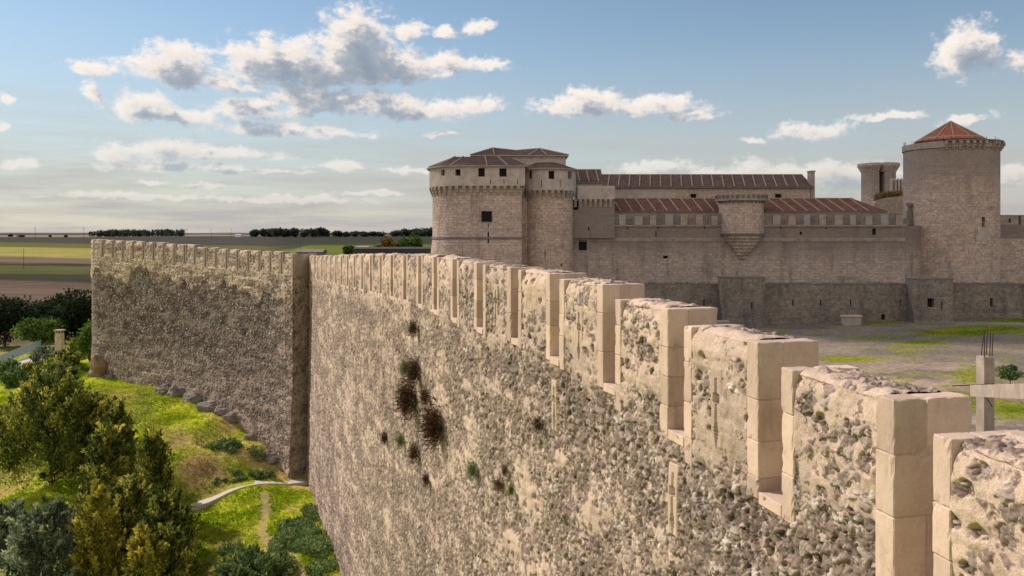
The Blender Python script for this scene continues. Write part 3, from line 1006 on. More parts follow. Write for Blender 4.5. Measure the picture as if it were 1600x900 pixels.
PATH2 = []
_x, _y, _a = -20.35, 77.4, R(-46)
PATH2.append((_x, _y))
for i in range(74):
    _a = R(-46 - 13.0 * i / 72)
    _x += 0.5 * math.sin(_a); _y += 0.5 * math.cos(_a)
    PATH2.append((_x, _y))
# rounded far end, turning back behind
for i in range(24):
    _a += R(5.2)
    _x += 0.5 * math.sin(_a); _y += 0.5 * math.cos(_a)
    PATH2.append((_x, _y))
P2 = np.array(PATH2); s2 = np.concatenate([[0], np.cumsum(np.hypot(*np.diff(P2, axis=0).T))])


def frame2(s):
    x = np.interp(s, s2, P2[:, 0]); y = np.interp(s, s2, P2[:, 1])
    x2 = np.interp(s + 0.4, s2, P2[:, 0]); y2 = np.interp(s + 0.4, s2, P2[:, 1])
    x1 = np.interp(s - 0.4, s2, P2[:, 0]); y1 = np.interp(s - 0.4, s2, P2[:, 1])
    dx, dy = x2 - x1, y2 - y1; l = np.hypot(dx, dy)
    return x, y, dx / l, dy / l


TH = 0.95


def wall_level(s, drop, top, sec):
    """how far plaster fills the joints; drop = depth below the eye, top = local merlon top"""
    d = drop - top
    if sec == 1:
        up = 0.046 - 0.020 * sstep(0.9, 1.9, d)
        mid = -0.015 * np.ones_like(d)
        low = 0.010 + 0.05 * (fbm(s / 1.5, drop / 6, 3, 301) - 0.5)
        far = sstep(16, 34, s)          # the far half is plastered lower down
        edge = 1.55 + (fbm(s / 1.6, drop / 1.6, 3, 311) - 0.5) * 1.7 + far * 1.2
        lv = up + (mid - up) * sstep(edge - 0.15, edge + 0.25, d)
        e2 = 4.4 + (fbm(s / 3, drop / 3, 3, 321) - 0.5) * 3.5 - far * 1.2
        lv = lv + (low - lv) * sstep(e2 - 0.6, e2 + 1.2, d)
        return lv
    up = 0.05
    edge = 3.8 + (fbm(s / 3.0, drop / 3.0, 4, 411) - 0.5) * 6.0
    return up + (0.020 - up) * sstep(edge - 0.2, edge + 0.2, d)


def old2(s, d):
    edge = 3.9 + (fbm(s / 3.6, d * 0 + 0.7, 3, 431) - 0.5) * 5.0 + (fbm(s / 0.9, d * 0, 2, 433) - 0.5) * 1.2
    lowlight = sstep(9, 15, d + (fbm(s / 4, d / 4, 3, 437) - 0.5) * 7)
    rightlight = 1 - sstep(1.0, 4.5, s + (fbm(s / 2, d / 3, 3, 439) - 0.5) * 4)
    return np.clip(sstep(edge - 0.12, edge + 0.12, d) * (1 - 0.45 * lowlight) * (1 - 0.5 * rightlight), 0, 1)


def merlon_mesh(frame, s0, s1, top, bot_fn, top_fn, sec, cell, seed, slits):
    """rubble core of a merlon: front face, crown and back in one sheet"""
    nc = max(6, int((s1 - s0) / cell) + 1)
    s = np.linspace(s0, s1, nc)
    bot = bot_fn(s)
    nf = max(10, int(2.1 / cell)); nt = max(6, int(TH / cell * 0.7)); nb = 6
    t = np.concatenate([np.linspace(0, 1, nf), 1 + np.linspace(0, 1, nt)[1:], 2 + np.linspace(0, 1, nb)[1:]])
    T, S = np.meshgrid(t, s, indexing='ij')
    B = np.broadcast_to(bot, T.shape)
    fr = np.clip(T, 0, 1); tp = np.clip(T - 1, 0, 1); bk = np.clip(T - 2, 0, 1)
    drop = B + (top - B) * fr            # rises on the front
    drop = drop + (B - top) * bk         # falls again on the back
    back = tp * TH
    # masonry pattern continues over the crown
    hpat = -drop + back * (1 - bk) + 7.0 * (bk > 0)
    lvl = wall_level(S, drop, top, sec)
    crown = sstep(0.82, 1.05, T)
    lvl = lvl * (1 - crown) + (0.026 + 0.05 * fbm(S * 2, hpat * 2, 2, 9)) * crown
    old = (old2(S, drop - top) if sec == 2 else wall_tone_old(S, drop, 1))
    disp, tone, pl = rubble(S, hpat, lvl, old, seed, slits)
    x, y, dx, dy = frame(S)
    nx, ny = -dy, dx
    # rounded crown
    a = np.where(T <= 1, 0.0, np.where(T < 2, 1.0, 0.0))
    ang = sstep(0.93, 1.12, T) * (math.pi / 2) + sstep(1.88, 2.05, T) * (math.pi / 2)
    out = np.cos(ang); upv = np.sin(ang)
    rnd = 0.10 * np.exp(-((T - 1.0) / 0.10) ** 2) + 0.10 * np.exp(-((T - 2.0) / 0.10) ** 2)
    hump = 0.035 * np.sin(np.pi * tp) * (T > 1) * (T < 2)
    ends = sstep(0, 0.05, (S - s0)) * sstep(0, 0.05, (s1 - S))
    disp = disp * (0.5 + 0.5 * ends) - rnd
    px = x + nx * (disp * out - back); py = y + ny * (disp * out - back)
    pz = CZ - drop + disp * upv + hump
    V = np.stack([px, py, pz], -1).reshape(-1, 3)
    tone = np.where(crown > 0.5, np.clip(tone - 0.03, 0, 1), tone)
    me = np_mesh('merlon', V, grid_quads(*T.shape), dict(tone=tone, plas=pl, old=old))
    return me


def quoin_mesh(o, ax, ay, x0, x1, ztop, zbot, seed, split=True, ch=0.012):
    """stack of sawn blocks through the wall's thickness"""
    r = random.Random(seed)
    b = MB()
    z = ztop
    i = 0
    hs = []
    while z - zbot > 0.02:
        h = r.choice((0.52, 0.6, 0.68, 0.82))
        if z - h - zbot < 0.3: h = z - zbot
        hs.append((z - h, z)); z -= h
    for i, (za, zb) in enumerate(hs):
        j = r.uniform(-0.007, 0.007)
        c = TH * (0.40 if i % 2 == 0 else 0.62) if split else None
        zt = zb - (0.0 if i == 0 else 0.007)
        if c:
            b.obox(o, ax, ay, x0, x1, -c + 0.004, 0.03 + j, za, zt, ch)
            b.obox(o, ax, ay, x0 + 0.004, x1 - 0.004, -TH - 0.02, -c - 0.004, za, zt, ch)
        else:
            b.obox(o, ax, ay, x0, x1, -TH - 0.02, 0.03 + j, za, zt, ch)
    # mortar core just behind the joints
    b.obox(o, ax, ay, x0 + 0.014, x1 - 0.014, -TH, 0.012, zbot + 0.002, ztop - 0.02)
    return b


def chip(o, ax, ay, cuts):
    """wear the edges of sawn blocks: subdivide, roughen, knock chips off the arrises"""
    import bmesh
    bm = bmesh.new(); bm.from_mesh(o.data)
    long_e = [e for e in bm.edges if e.calc_length() > 0.1]
    bmesh.ops.subdivide_edges(bm, edges=long_e, cuts=cuts, use_grid_fill=True)
    bm.normal_update()
    ax, ay = Vector(ax), Vector(ay)
    co = np.array([v.co[:] for v in bm.verts]); nr = np.array([v.normal[:] for v in bm.verts])
    u = co @ np.array(ax); w = co @ np.array(ay); z = co[:, 2]
    edge = np.maximum(np.maximum(np.abs(nr @ np.array(ax)), np.abs(nr @ np.array(ay))), np.abs(nr[:, 2])) < 0.97
    n1 = fbm(u * 9 + w * 7, z * 9 + w * 4, 3, 611); n2 = fbm(u * 22 + w * 17 + 3, z * 22 - w * 9, 3, 612)
    d = (n2 - 0.5) * 0.006 - edge * (np.clip(n1 - 0.60, 0, 1) * 0.14 + np.clip(n2 - 0.58, 0, 1) * 0.04)
    co = co + nr * d[:, None]
    for v, c in zip(bm.verts, co): v.co = c
    bm.to_mesh(o.data); bm.free(); o.data.update()


def build_section1():
    root = empty('curtain_wall', (3.62, 11.6, gz(3.0, 11.6)),
                 'long sunlit crenellated rubble wall in the foreground running from lower right to the far corner', 'town wall')
    # body --------------------------------------------------
    sl = []
    s = 0.3
    send = ss[-1]
    while s < send:
        sl.append(s)
        x, y, dx, dy = frame1(np.array([s]))
        x, y, dx, dy = float(x[0]), float(y[0]), float(dx[0]), float(dy[0])
        r = max(2.5, math.hypot(x, y)); vxn, vyn = x / r, y / r
        sn = abs(vxn * dy - vyn * dx)
        c = 0.00105 * r / (sn + 0.22)
        if y < 4.5: c = 0.12
        s += c
    # columns exactly at the crenel edges
    edges = []
    for k in range(-6, 25):
        sk = float(s_of_k(k)); edges += [sk - 0.30, sk + 0.30]
    sl = np.array(sorted(set(sl + [e for e in edges if 0.3 < e < send] + [send])))
    # top profile: level over each crenel, sloping behind the merlons
    tk, tv = [], []
    for k in range(-5, 25):
        sk = float(s_of_k(k)); tk += [sk - 0.30, sk + 0.30]; tv += [SILL[k], SILL[k]]
    tk, tv = np.array(tk), np.array(tv)
    top_fn = lambda q: np.interp(q, tk, tv)
    mk = np.array([float(s_of_k(i - 0.5)) for i in sorted(TOP)]); mv = np.array([TOP[i] for i in sorted(TOP)])
    mtop = lambda q: np.interp(q, mk, mv)
    x, y, dx, dy = frame1(sl)
    base = ground_h(x - 0.3, y) - 1.0
    base = -np.minimum(base, -22.5)
    top = top_fn(sl)
    Yv = np.maximum(y, 5.0)
    NF, NL = 330, 14
    fine = np.minimum(0.47 * Yv, base - top)
    rows = []
    for j in range(NF): rows.append(top + fine * j / (NF - 1))
    rest = base - top - fine
    for j in range(1, NL + 1): rows.append(top + fine + rest * j / NL + 0.002 * j)
    D = np.array(rows)                      # rows x cols, drop
    S = np.broadcast_to(sl, D.shape)
    slits = [(float(s_of_k(k)) + 0.05, -SILL[k] - 1.15, 0.17, 0.62) for k in (1, 3, 5)]
    lvl = wall_level(S, D, mtop(S), 1)
    old = wall_tone_old(S, D, 1)
    disp, tone, pl = rubble(S, -D, lvl, old, 0, slits)
    # broad bulges and eroded hollows
    disp = disp + (fbm(S / 2.5, D / 2.5, 3, 341) - 0.5) * 0.12 * sstep(0.2, 1.2, D - top)
    xx, yy, dxx, dyy = frame1(S)
    batter = 0.02 * np.maximum(D - 8, 0)
    px = xx - dyy * (disp + batter); py = yy + dxx * (disp + batter)
    V = np.stack([px, py, CZ - D], -1)
    # cap and back
    cap = np.stack([x + dy * TH, y - dx * TH, CZ - top], -1)
    bk = np.stack([x + dy * TH, y - dx * TH, np.full_like(x, CZ - 14.0)], -1)
    V = np.concatenate([bk[None], cap[None], V])
    nr = V.shape[0]
    pad = lambda a, v: np.concatenate([np.full((2, len(sl)), v), a])
    me = np_mesh('wall_face', V.reshape(-1, 3), grid_quads(nr, len(sl))[:, ::-1] if False else grid_quads(nr, len(sl)),
                 dict(tone=pad(tone, 0.5), plas=pad(pl, 1.0), old=pad(old, 0.0)))
    link('wall_face', me, M_RUB, root)
    # wall thickness below the walk
    b = MB()
    # merlons ----------------------------------------------
    for i in range(-4, 25):
        if i not in TOP: continue
        sA, sB = float(s_of_k(i - 1)) + 0.30, float(s_of_k(i)) - 0.30      # near end, far end
        top_i = TOP[i]
        ym = float(frame1(np.array([(sA + sB) / 2]))[1][0])
        cell = min(0.10, max(0.0125, 0.00115 * ym)) if i >= -1 else 0.05
        qa = 0.30 + 0.05 * random.random(); qb = 0.26 + 0.05 * random.random()
        slit = []
        if i in (1, 3, 5):
            slit = [((sA + sB) / 2 + 0.05, -(top_i + 1.15), 0.16, 0.62)]
        elif i == -1:
            slit = [(sA + 0.62, -(top_i + 1.75), 0.34, 0.60)]
        me = merlon_mesh(frame1, sA + qa - 0.02, sB - qb + 0.02, top_i, top_fn, mtop, 1, cell, 0, slit)
        m = link('merlon', me, M_RUB, root)
        for (q0, q1, end) in ((sA, sA + qa, 'a'), (sB - qb, sB, 'b')):
            sm = (q0 + q1) / 2
            x, y, dx, dy = [float(v[0]) for v in frame1(np.array([sm]))]
            zb = CZ - max(float(top_fn(q0)), float(top_fn(q1))) - 0.10
            low = zb - (0.0 if end == 'a' else 0.30 * random.random())
            qm = quoin_mesh((x, y, 0), (dx, dy, 0), (-dy, dx, 0), -(q1 - q0) / 2, (q1 - q0) / 2, CZ - top_i + 0.02, low, 100 + i * 2 + (end == 'a'), ch=0.012 if i < 8 else 0.0)
            qo = qm.build('quoin', M_QUOIN, m, weld=True)
            if -2 <= i < 6: chip(qo, (dx, dy, 0), (-dy, dx, 0), 7 if i < 3 else 4)
    # crenel sills
    for k in range(-4, 24):
        sk = float(s_of_k(k))
        x, y, dx, dy = [float(v[0]) for v in frame1(np.array([sk]))]
        b = MB()
        zs = CZ - SILL[k]
        b.obox((x, y, 0), (dx, dy, 0), (-dy, dx, 0), -0.298, 0.298, -TH - 0.01, 0.035, zs - 0.16, zs + 0.012, 0.01)
        b.build('crenel_sill', M_QUOIN, root)
    # wall walk behind the parapet
    b = MB()
    ks = np.arange(-6, 24.01, 0.5)
    wxs, wys, wdx, wdy = frame1(s_of_k(ks))
    for j in range(len(ks) - 1):
        z0 = CZ - float(top_fn(s_of_k(ks[j]))) - 0.25; z1 = CZ - float(top_fn(s_of_k(ks[j + 1]))) - 0.25
        p = lambda i, o, z: (wxs[i] + wdy[i] * o, wys[i] - wdx[i] * o, z)
        b.face([p(j, TH - 0.02, z0), p(j + 1, TH - 0.02, z1), p(j + 1, 2.6, z1), p(j, 2.6, z0)])
        b.face([p(j, 2.6, z0), p(j + 1, 2.6, z1), p(j + 1, 2.6, CZ - 14), p(j, 2.6, CZ - 14)])
    b.build('wall_walk', M_TRIM, root)
    return root


SEC1 = build_section1()


def build_section2():
    root = empty('curtain_wall', (-30, 84, gz(-32, 82)), 'grey weathered rubble wall bending away at the far left beyond the shaded corner', 'town wall')
    S_END = float(s2[-1]) - 0.5
    n_m = 18
    pitch = 36.0 / n_m
    topc = lambda s: np.interp(s, [0, 3, 17, 17.9, 18, 36, 50], [1.95, 1.80, 1.52, 1.50, 1.30, 0.78, 0.78])
    sill = lambda s: topc(s) + 2.0
    sl = np.arange(0, S_END, 0.055)
    x, y, dx, dy = frame2(sl)
    base = -(ground_h(x + dy * 0.0 - 0.2, y) - 1.0)
    top = sill(sl)
    NR = 300
    D = top[None] + (base - top)[None] * np.linspace(0, 1, NR)[:, None]
    S = np.broadcast_to(sl, D.shape)
    mt = topc(S)
    lvl = wall_level(S, D, mt, 2)
    old = old2(S, D - mt)
    disp, tone, pl = rubble(S, -D, lvl, old, 40)
    hollow = (fbm(S / 2.6, D / 2.6, 4, 351) - 0.5) * 0.16
    disp = disp * 1.1 + hollow - 0.08 * old
    xx, yy, dxx, dyy = frame2(S)
    disp = disp + 0.05 * np.maximum(D - 14, 0)
    V = np.stack([xx - dyy * disp, yy + dxx * disp, CZ - D], -1)
    th = np.minimum(TH, 0.02 + 0.55 * sl)
    cap = np.stack([x + dy * th, y - dx * th, CZ - top], -1)
    bk = np.stack([x + dy * th, y - dx * th, np.full_like(x, CZ - 14.0)], -1)
    V = np.concatenate([bk[None], cap[None], V])
    pad = lambda a, v: np.concatenate([np.full((2, len(sl)), v), a])
    me = np_mesh('wall_face', V.reshape(-1, 3), grid_quads(V.shape[0], len(sl)), dict(tone=pad(tone, 0.5), plas=pad(pl, 1.0), old=pad(old, 0.0)))
    link('wall_face', me, M_RUB, root)
    for i in range(n_m + 4):
        sA, sB = i * pitch + (0.0 if i == 0 else 0.08), (i + 1) * pitch - 0.08
        if sB > S_END: break
        tp = float(topc((sA + sB) / 2)) + random.uniform(-0.04, 0.04)
        q = 0.2
        me = merlon_mesh(frame2, sA + q - 0.03, sB - q + 0.03, tp, sill, topc, 2, 0.07, 40, [])
        m = link('merlon', me, M_RUB, root)
        for (q0, q1) in ((sA, sA + q), (sB - q, sB)):
            sm = (q0 + q1) / 2
            px, py, ddx, ddy = [float(v[0]) for v in frame2(np.array([sm]))]
            zb = CZ - float(sill(sm)) - 0.05
            qm = quoin_mesh((px, py, 0), (ddx, ddy, 0), (-ddy, ddx, 0), -q / 2, q / 2, CZ - tp + 0.02, zb, 900 + i, ch=0.0)
            qm.build('quoin', M_OLDQUOIN, m, weld=True)
    # end return: the shaded face between the two sections
    a = Vector((-20.34, 77.38, 0)); c = Vector((-18.9, 80.6, 0))
    ux = (c - a).normalized(); uy = Vector((ux.y, -ux.x, 0))     # uy points right (outwards)
    L_ = (c - a).length
    b = MB()
    zt = CZ - 1.95; zm = CZ - 4.15
    q = [a + uy * 0.04 + ux * 0.03, a + ux * L_ + uy * 0.04, a + ux * L_ - uy * 0.5, a + ux * 1.2 - uy * 0.02]
    b.prism([(p.x, p.y) for p in q], zm, zt)
    b.build('parapet_end', M_QUOIN, root)
    nc, nr = 90, 200
    sg = np.linspace(0.0, L_, nc); dg = np.linspace(4.15, 25.5, nr)
    Dg, Sg = np.meshgrid(dg, sg, indexing='ij')
    dsp, tn, plv = rubble(Sg, -Dg, 0.055 + 0 * Sg, 0, 77)
    px = a.x + ux.x * Sg + uy.x * dsp; py = a.y + ux.y * Sg + uy.y * dsp
    x0_, y0_, dx0, dy0 = [float(v[0]) for v in frame2(np.array([0.0]))]
    bt = (0.05 * np.maximum(Dg - 14, 0) + 0.10) * (1 - sstep(0, 1.8, Sg))
    px = px - dy0 * bt; py = py + dx0 * bt
    me = np_mesh('end_face', np.stack([px, py, CZ - Dg], -1).reshape(-1, 3), grid_quads(nr, nc)[:, ::-1], dict(tone=tn, plas=plv, old=np.full(tn.shape, 0.0)))
    link('end_face', me, M_RUB, root)
    b = MB()
    ks = np.arange(5.0, S_END, 1.0)
    wxs, wys, wdx, wdy = frame2(ks)
    for j in range(len(ks) - 1):
        z0 = CZ - float(sill(ks[j])) - 0.2; z1 = CZ - float(sill(ks[j + 1])) - 0.2
        p = lambda i, o, z: (wxs[i] + wdy[i] * o, wys[i] - wdx[i] * o, z)
        b.face([p(j, TH - 0.02, z0), p(j + 1, TH - 0.02, z1), p(j + 1, 2.6, z1), p(j, 2.6, z0)])
        b.face([p(j, 2.6, z0), p(j + 1, 2.6, z1), p(j + 1, 2.6, CZ - 14), p(j, 2.6, CZ - 14)])
    b.build('wall_walk', M_TRIM, root)


build_section2()

# ------------------------------------------------------------------ castle


def hit(poly, px):
    """nearest crossing of the sight line through photo column px with a footprint"""
    t = (px - 800.0) / F
    best = None
    n = len(poly)
    for i in range(n):
        (ax, ay), (bx, by) = poly[i], poly[(i + 1) % n]
        fa, fb = ax - t * ay, bx - t * by
        if fa * fb > 0 or abs(fa - fb) < 1e-9: continue
        q = fa / (fa - fb)
        x, y = ax + q * (bx - ax), ay + q * (by - ay)
        if best is None or y < best[1]:
            l = math.hypot(bx - ax, by - ay)
            best = (x, y, (bx - ax) / l, (by - ay) / l)
    return best


def arc(cx, cy, r, a0, a1, n):
    return [(cx + r * math.cos(R(a0 + (a1 - a0) * i / n)), cy + r * math.sin(R(a0 + (a1 - a0) * i / n))) for i in range(n + 1)]


def circle(cx, cy, r, n=64, off=0.0):
    return [(cx + r * math.cos(2 * math.pi * (i + off) / n), cy + r * math.sin(2 * math.pi * (i + off) / n)) for i in range(n)]


class Openings:
    """openings cut through one wall piece; each becomes a window or slit part"""

    def __init__(s, wall, poly): s.wall, s.poly, s.cut, s.items = wall, poly, MB(), []

    def add(s, px0, px1, py0, py1, name='window', depth=0.55, bars=None, frame=None):
        a, b = hit(s.poly, px0), hit(s.poly, px1)
        if a is None or b is None: return
        mx, my = (a[0] + b[0]) / 2, (a[1] + b[1]) / 2
        d = math.hypot(b[0] - a[0], b[1] - a[1])
        tx, ty = (b[0] - a[0]) / d, (b[1] - a[1]) / d
        z0, z1 = Z(py1, my), Z(py0, my)
        o, ax, ay = (mx, my, 0), (tx, ty, 0), (-ty, tx, 0)     # ay points into the wall
        s.cut.obox(o, ax, ay, -d / 2, d / 2, -0.9, depth, z0, z1)
        s.items.append((name, o, ax, ay, d, z0, z1, depth, bars, frame))

    def finish(s):
        cut(s.wall, s.cut)
        for (name, o, ax, ay, d, z0, z1, depth, bars, frame) in s.items:
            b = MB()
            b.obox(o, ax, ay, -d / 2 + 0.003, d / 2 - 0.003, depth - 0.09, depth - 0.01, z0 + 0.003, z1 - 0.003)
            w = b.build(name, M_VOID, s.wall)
            if bars:
                b = MB()
                for i in range(bars[0]):
                    x = -d / 2 + d * (i + 0.5) / bars[0]
                    b.obox(o, ax, ay, x - 0.03, x + 0.03, -0.16, -0.10, z0 - 0.08, z1 + 0.08)
                for i in range(bars[1]):
                    z = z0 + (z1 - z0) * (i + 0.5) / bars[1]
                    b.obox(o, ax, ay, -d / 2 - 0.08, d / 2 + 0.08, -0.10, -0.05, z - 0.03, z + 0.03)
                b.build('window_grille', M_IRON, w)
            if frame:
                b = MB()
                f = frame
                b.obox(o, ax, ay, -d / 2 - f, -d / 2, -0.05, 0.05, z0 - f, z1 + f)
                b.obox(o, ax, ay, d / 2, d / 2 + f, -0.05, 0.05, z0 - f, z1 + f)
                b.obox(o, ax, ay, -d / 2, d / 2, -0.05, 0.05, z1, z1 + f)
                b.obox(o, ax, ay, -d / 2, d / 2, -0.07, 0.05, z0 - f, z0)
                b.build('window_surround', M_BLOCK, w)


def corbels(poly, z0, z1, step, w, out, mat, parent, a=None, name='corbel', jitter=0.0):
    """row of two-stepped stone brackets along a footprint (outer side = right of ccw travel)"""
    acc = step / 2
    n = len(poly)
    for i in range(n):
        p, q = poly[i], poly[(i + 1) % n]
        l = math.hypot(q[0] - p[0], q[1] - p[1])
        if l < 1e-6: continue
        tx, ty = (q[0] - p[0]) / l, (q[1] - p[1]) / l
        while acc < l:
            x, y = p[0] + tx * acc, p[1] + ty * acc
            if (a is None or a(x, y)) and random.random() > jitter:
                o, ax, ay = (x, y, 0), (tx, ty, 0), (ty, -tx, 0)
                h = z1 - z0
                b = MB()
                b.obox(o, ax, (ay[0], ay[1], 0), -w / 2, w / 2, -0.2, out, z0 + h * 0.62, z1)
                b.obox(o, ax, (ay[0], ay[1], 0), -w / 2 + 0.004, w / 2 - 0.004, -0.2, out * 0.66, z0 + h * 0.3, z0 + h * 0.62)
                b.obox(o, ax, (ay[0], ay[1], 0), -w / 2 + 0.008, w / 2 - 0.008, -0.2, out * 0.33, z0, z0 + h * 0.3)
                b.build(name, mat, parent)
            acc += step
        acc -= l


def ribs(pairs, parent, w=0.16, h=0.12, name='ridge_tiles'):
    for p, q in pairs:
        b = MB()
        b.bar(Vector(p) + Vector((0, 0, 0.05)), Vector(q) + Vector((0, 0, 0.05)), w, h)
        b.build(name, M_RIDGE, parent)


GY = CZ + YZ      # courtyard level


def build_keep():
    root = empty('castle_keep', (-3, 110, GY), 'broad castle keep at the left end with a tiled lantern roof and one barred window', 'castle keep')
    base = arc(-5.68, 112, 5.0, 180, 270, 24) + [(1.24, 107), (1.24, 119), (-10.68, 119)]
    zb, zg = GY - 1.5, Z(290.5, 107)
    b = MB(); b.prism(base, zb, zg + 0.02)
    w = b.build('wall', M_CASTLE, root, weld=True)
    op = Openings(w, base)
    op.add(752.5, 768.5, 330, 346.5, 'window', 0.7, bars=(5, 5))
    op.add(762.2, 763.6, 349, 356, 'arrow_slit', 0.5)
    op.add(761.8, 764.2, 362, 380, 'arrow_slit', 0.5)
    op.finish()
    gal = arc(-5.68, 112, 5.42, 180, 270, 24) + [(1.68, 106.58), (1.68, 119.4), (-11.1, 119.4)]
    ze = Z(258.5, 106.6)
    b = MB(); b.prism(gal, zg, ze)
    g = b.build('gallery_wall', M_RENDER, root, weld=True)
    op = Openings(g, gal)
    for (a, c, t, u) in ((689, 694.5, 265, 274.5), (711, 719.5, 264.5, 274.5), (747.3, 757.3, 262.5, 276), (780.3, 791.5, 263, 276), (814.6, 821, 263.5, 276)):
        op.add(a, c, t, u, 'window', 0.6)
    for c in (766.3, 787.4, 809.0):
        op.add(c - 0.6, c + 0.6, 280, 288, 'arrow_slit', 0.4)
    op.finish()
    corbels(base, Z(304.5, 107), zg, 0.87, 0.42, 0.42, M_TRIM, root)
    b = MB(); b.prism([(0.9, 110.2), (3.0, 110.2), (3.0, 113), (0.9, 113)], zb, zg + 1.5); b.build('link_wall', M_CASTLE, root)
    # string course
    sc_ = arc(-5.68, 112, 5.12, 180, 270, 24) + [(1.30, 106.88), (1.30, 119.05), (-10.8, 119.05)]
    b = MB(); b.prism(sc_, Z(373.5, 107), Z(370.5, 107)); b.build('string_course', M_TRIMDARK, root)
    # stepped courses of the battered foot at the rounded corner
    b = MB()
    for i in range(6):
        z1 = Z(376 + i * 3.6, 107); z0 = z1 - 0.28
        seg = arc(-5.68, 112, 5.05 + i * 0.035, 180, 262, 20)
        b.prism(seg + [(-6.4, 110), (-9, 112)], z0, z1)
    b.build('battered_courses', M_CASTLE, root)
    # roofs
    eave = arc(-5.68, 112, 5.75, 180, 270, 24) + [(2.0, 106.25), (2.0, 119.7), (-11.43, 119.7)]
    inner = []
    for (x, y) in eave:
        inner.append((min(max(x * 0.62 - 1.6, -7.6), -0.5), min(max(112.2 + (y - 112.2) * 0.30, 110.9), 116)))
    b = MB(); b.frustum(eave, inner, ze, Z(245.5, 111.5))
    rf = b.build('roof', M_TILE, root)
    hips = [(eave[i], inner[i]) for i in (6, 12, 18)] + [(((-3.2), 106.25), (-3.6, 110.9)), ((-0.6, 106.25), (-1.9, 110.9))]
    ribs([((p[0], p[1], ze), (q[0], q[1], Z(245.5, 111.5))) for p, q in hips], rf)
    b = MB(); b.prism(eave, ze - 0.16, ze - 0.002); b.build('eaves', M_TRIM, rf)
    # lantern storey
    Yl = 111.6
    x0, x1 = X(739, Yl), X(884, Yl)
    zl0, zl1 = Z(262, Yl), Z(242.5, Yl)
    b = MB(); b.prism([(x0, Yl), (x1, Yl), (x1, Yl + 7), (x0, Yl + 7)], zl0, zl1)
    b.build('lantern_wall', M_RENDER, root)
    e = 0.35; ym = Yl + 3.5
    xa, xb = X(770, ym), X(843.5, ym); xm = (xa + xb) / 2
    za, zm, zb_ = Z(231.5, ym), Z(235.5, ym), Z(232.3, ym)
    A = [(x0 - e, Yl - e, zl1), (x1 + e, Yl - e, zl1), (x1 + e, Yl + 7 + e, zl1), (x0 - e, Yl + 7 + e, zl1)]
    pa, pm, pb = (xa, ym, za), (xm, ym, zm), (xb, ym, zb_)
    fm, bm = (xm, Yl - e, zl1), (xm, Yl + 7 + e, zl1)
    b = MB()
    for q in ([A[0], fm, pm, pa], [fm, A[1], pb, pm], [A[1], A[2], pb], [A[2], bm, pm, pb], [bm, A[3], pa, pm], [A[3], A[0], pa]):
        b.face(q)
    rf2 = b.build('lantern_roof', M_TILE, root)
    ribs([(A[0], pa), (A[1], pb), ((xa + 0.3, Yl - e, zl1), pa), ((xb - 1.6, Yl - e, zl1), pb), ((xb + 0.8, Yl - e, zl1), pb), (pa, pm), (pm, pb)], rf2)
    b = MB(); b.prism([(p[0], p[1]) for p in A], zl1 - 0.18, zl1 - 0.003); b.build('lantern_eaves', M_TRIM, rf2)


def build_turret():
    cx, cy, r = 4.82, 112.0, 3.35
    root = empty('round_turret', (cx, cy, GY), 'round turret with low tiled roof joined to the right side of the keep', 'castle tower')
    base = circle(cx, cy, r, 64)
    zg = Z(297.5, 109)
    b = MB(); b.prism(base, GY - 1.5, zg + 0.02)
    w = b.build('wall', M_TOWER, root, weld=True)
    op = Openings(w, base)
    op.add(850.9, 852.3, 390, 404, 'arrow_slit', 0.4)
    op.add(876, 879, 412, 416, 'arrow_slit', 0.4)
    op.finish()
    gal = circle(cx, cy, r + 0.42, 64)
    ze = Z(262.5, 108.4)
    b = MB(); b.prism(gal, zg, ze)
    g = b.build('gallery_wall', M_RENDER, root, weld=True)
    op = Openings(g, gal)
    for (a, c, t, u) in ((824.5, 831, 266.5, 279), (857.2, 866.3, 267, 279.5), (887.8, 894, 268, 279.5)):
        op.add(a, c, t, u, 'window', 0.6)
    for c in (846.0, 875.5): op.add(c - 0.6, c + 0.6, 281, 292, 'arrow_slit', 0.4)
    op.finish()
    corbels(base, Z(309.5, 108.7), zg, 0.72, 0.38, 0.42, M_TRIM, root, a=lambda x, y: y < cy + 1.5)
    e0, e1 = circle(cx, cy, r + 0.78, 48), circle(cx - 0.2, cy + 0.8, 1.7, 48)
    b = MB(); b.frustum(e0, e1, ze, Z(253.5, 111))
    rf = b.build('roof', M_TILE, root)
    b = MB(); b.prism(e0, ze - 0.15, ze - 0.002); b.build('eaves', M_TRIM, rf)


def roof_slope(parent, x0, x1, y0, y1, z0, z1, mat, n, lean, hip_r=0.0, hip_l=0.0, back=True):
    b = MB()
    a, c = (x0, y0, z0), (x1, y0, z0)
    d, e = (x1 - hip_r, y1, z1), (x0 + hip_l, y1, z1)
    b.face([a, c, d, e])
    yb = 2 * y1 - y0
    if back:
        b.face([(x1, yb, z0), (x0, yb, z0), e, d])
        b.face([c, (x1, yb, z0), d]); b.face([(x0, yb, z0), a, e])
    b.face([(x0, y0, z0), (x0, yb, z0), (x1, yb, z0), (x1, y0, z0)])
    rf = b.build('roof', mat, parent)
    pr = []
    for i in range(n):
        f = (i + 0.5) / n
        xb_ = x0 + f * (x1 - x0); xt = xb_ + lean
        if x0 + hip_l < xt < x1 - hip_r: pr.append(((xb_, y0, z0), (xt, y1, z1)))
    pr.append((e, d))
    ribs(pr, rf)
    b = MB(); b.box(x0 - 0.05, x1 + 0.05, y0 - 0.04, y0 + 0.3, z0 - 0.2, z0 - 0.01); b.build('eaves', M_TRIMDARK, rf)
    return rf


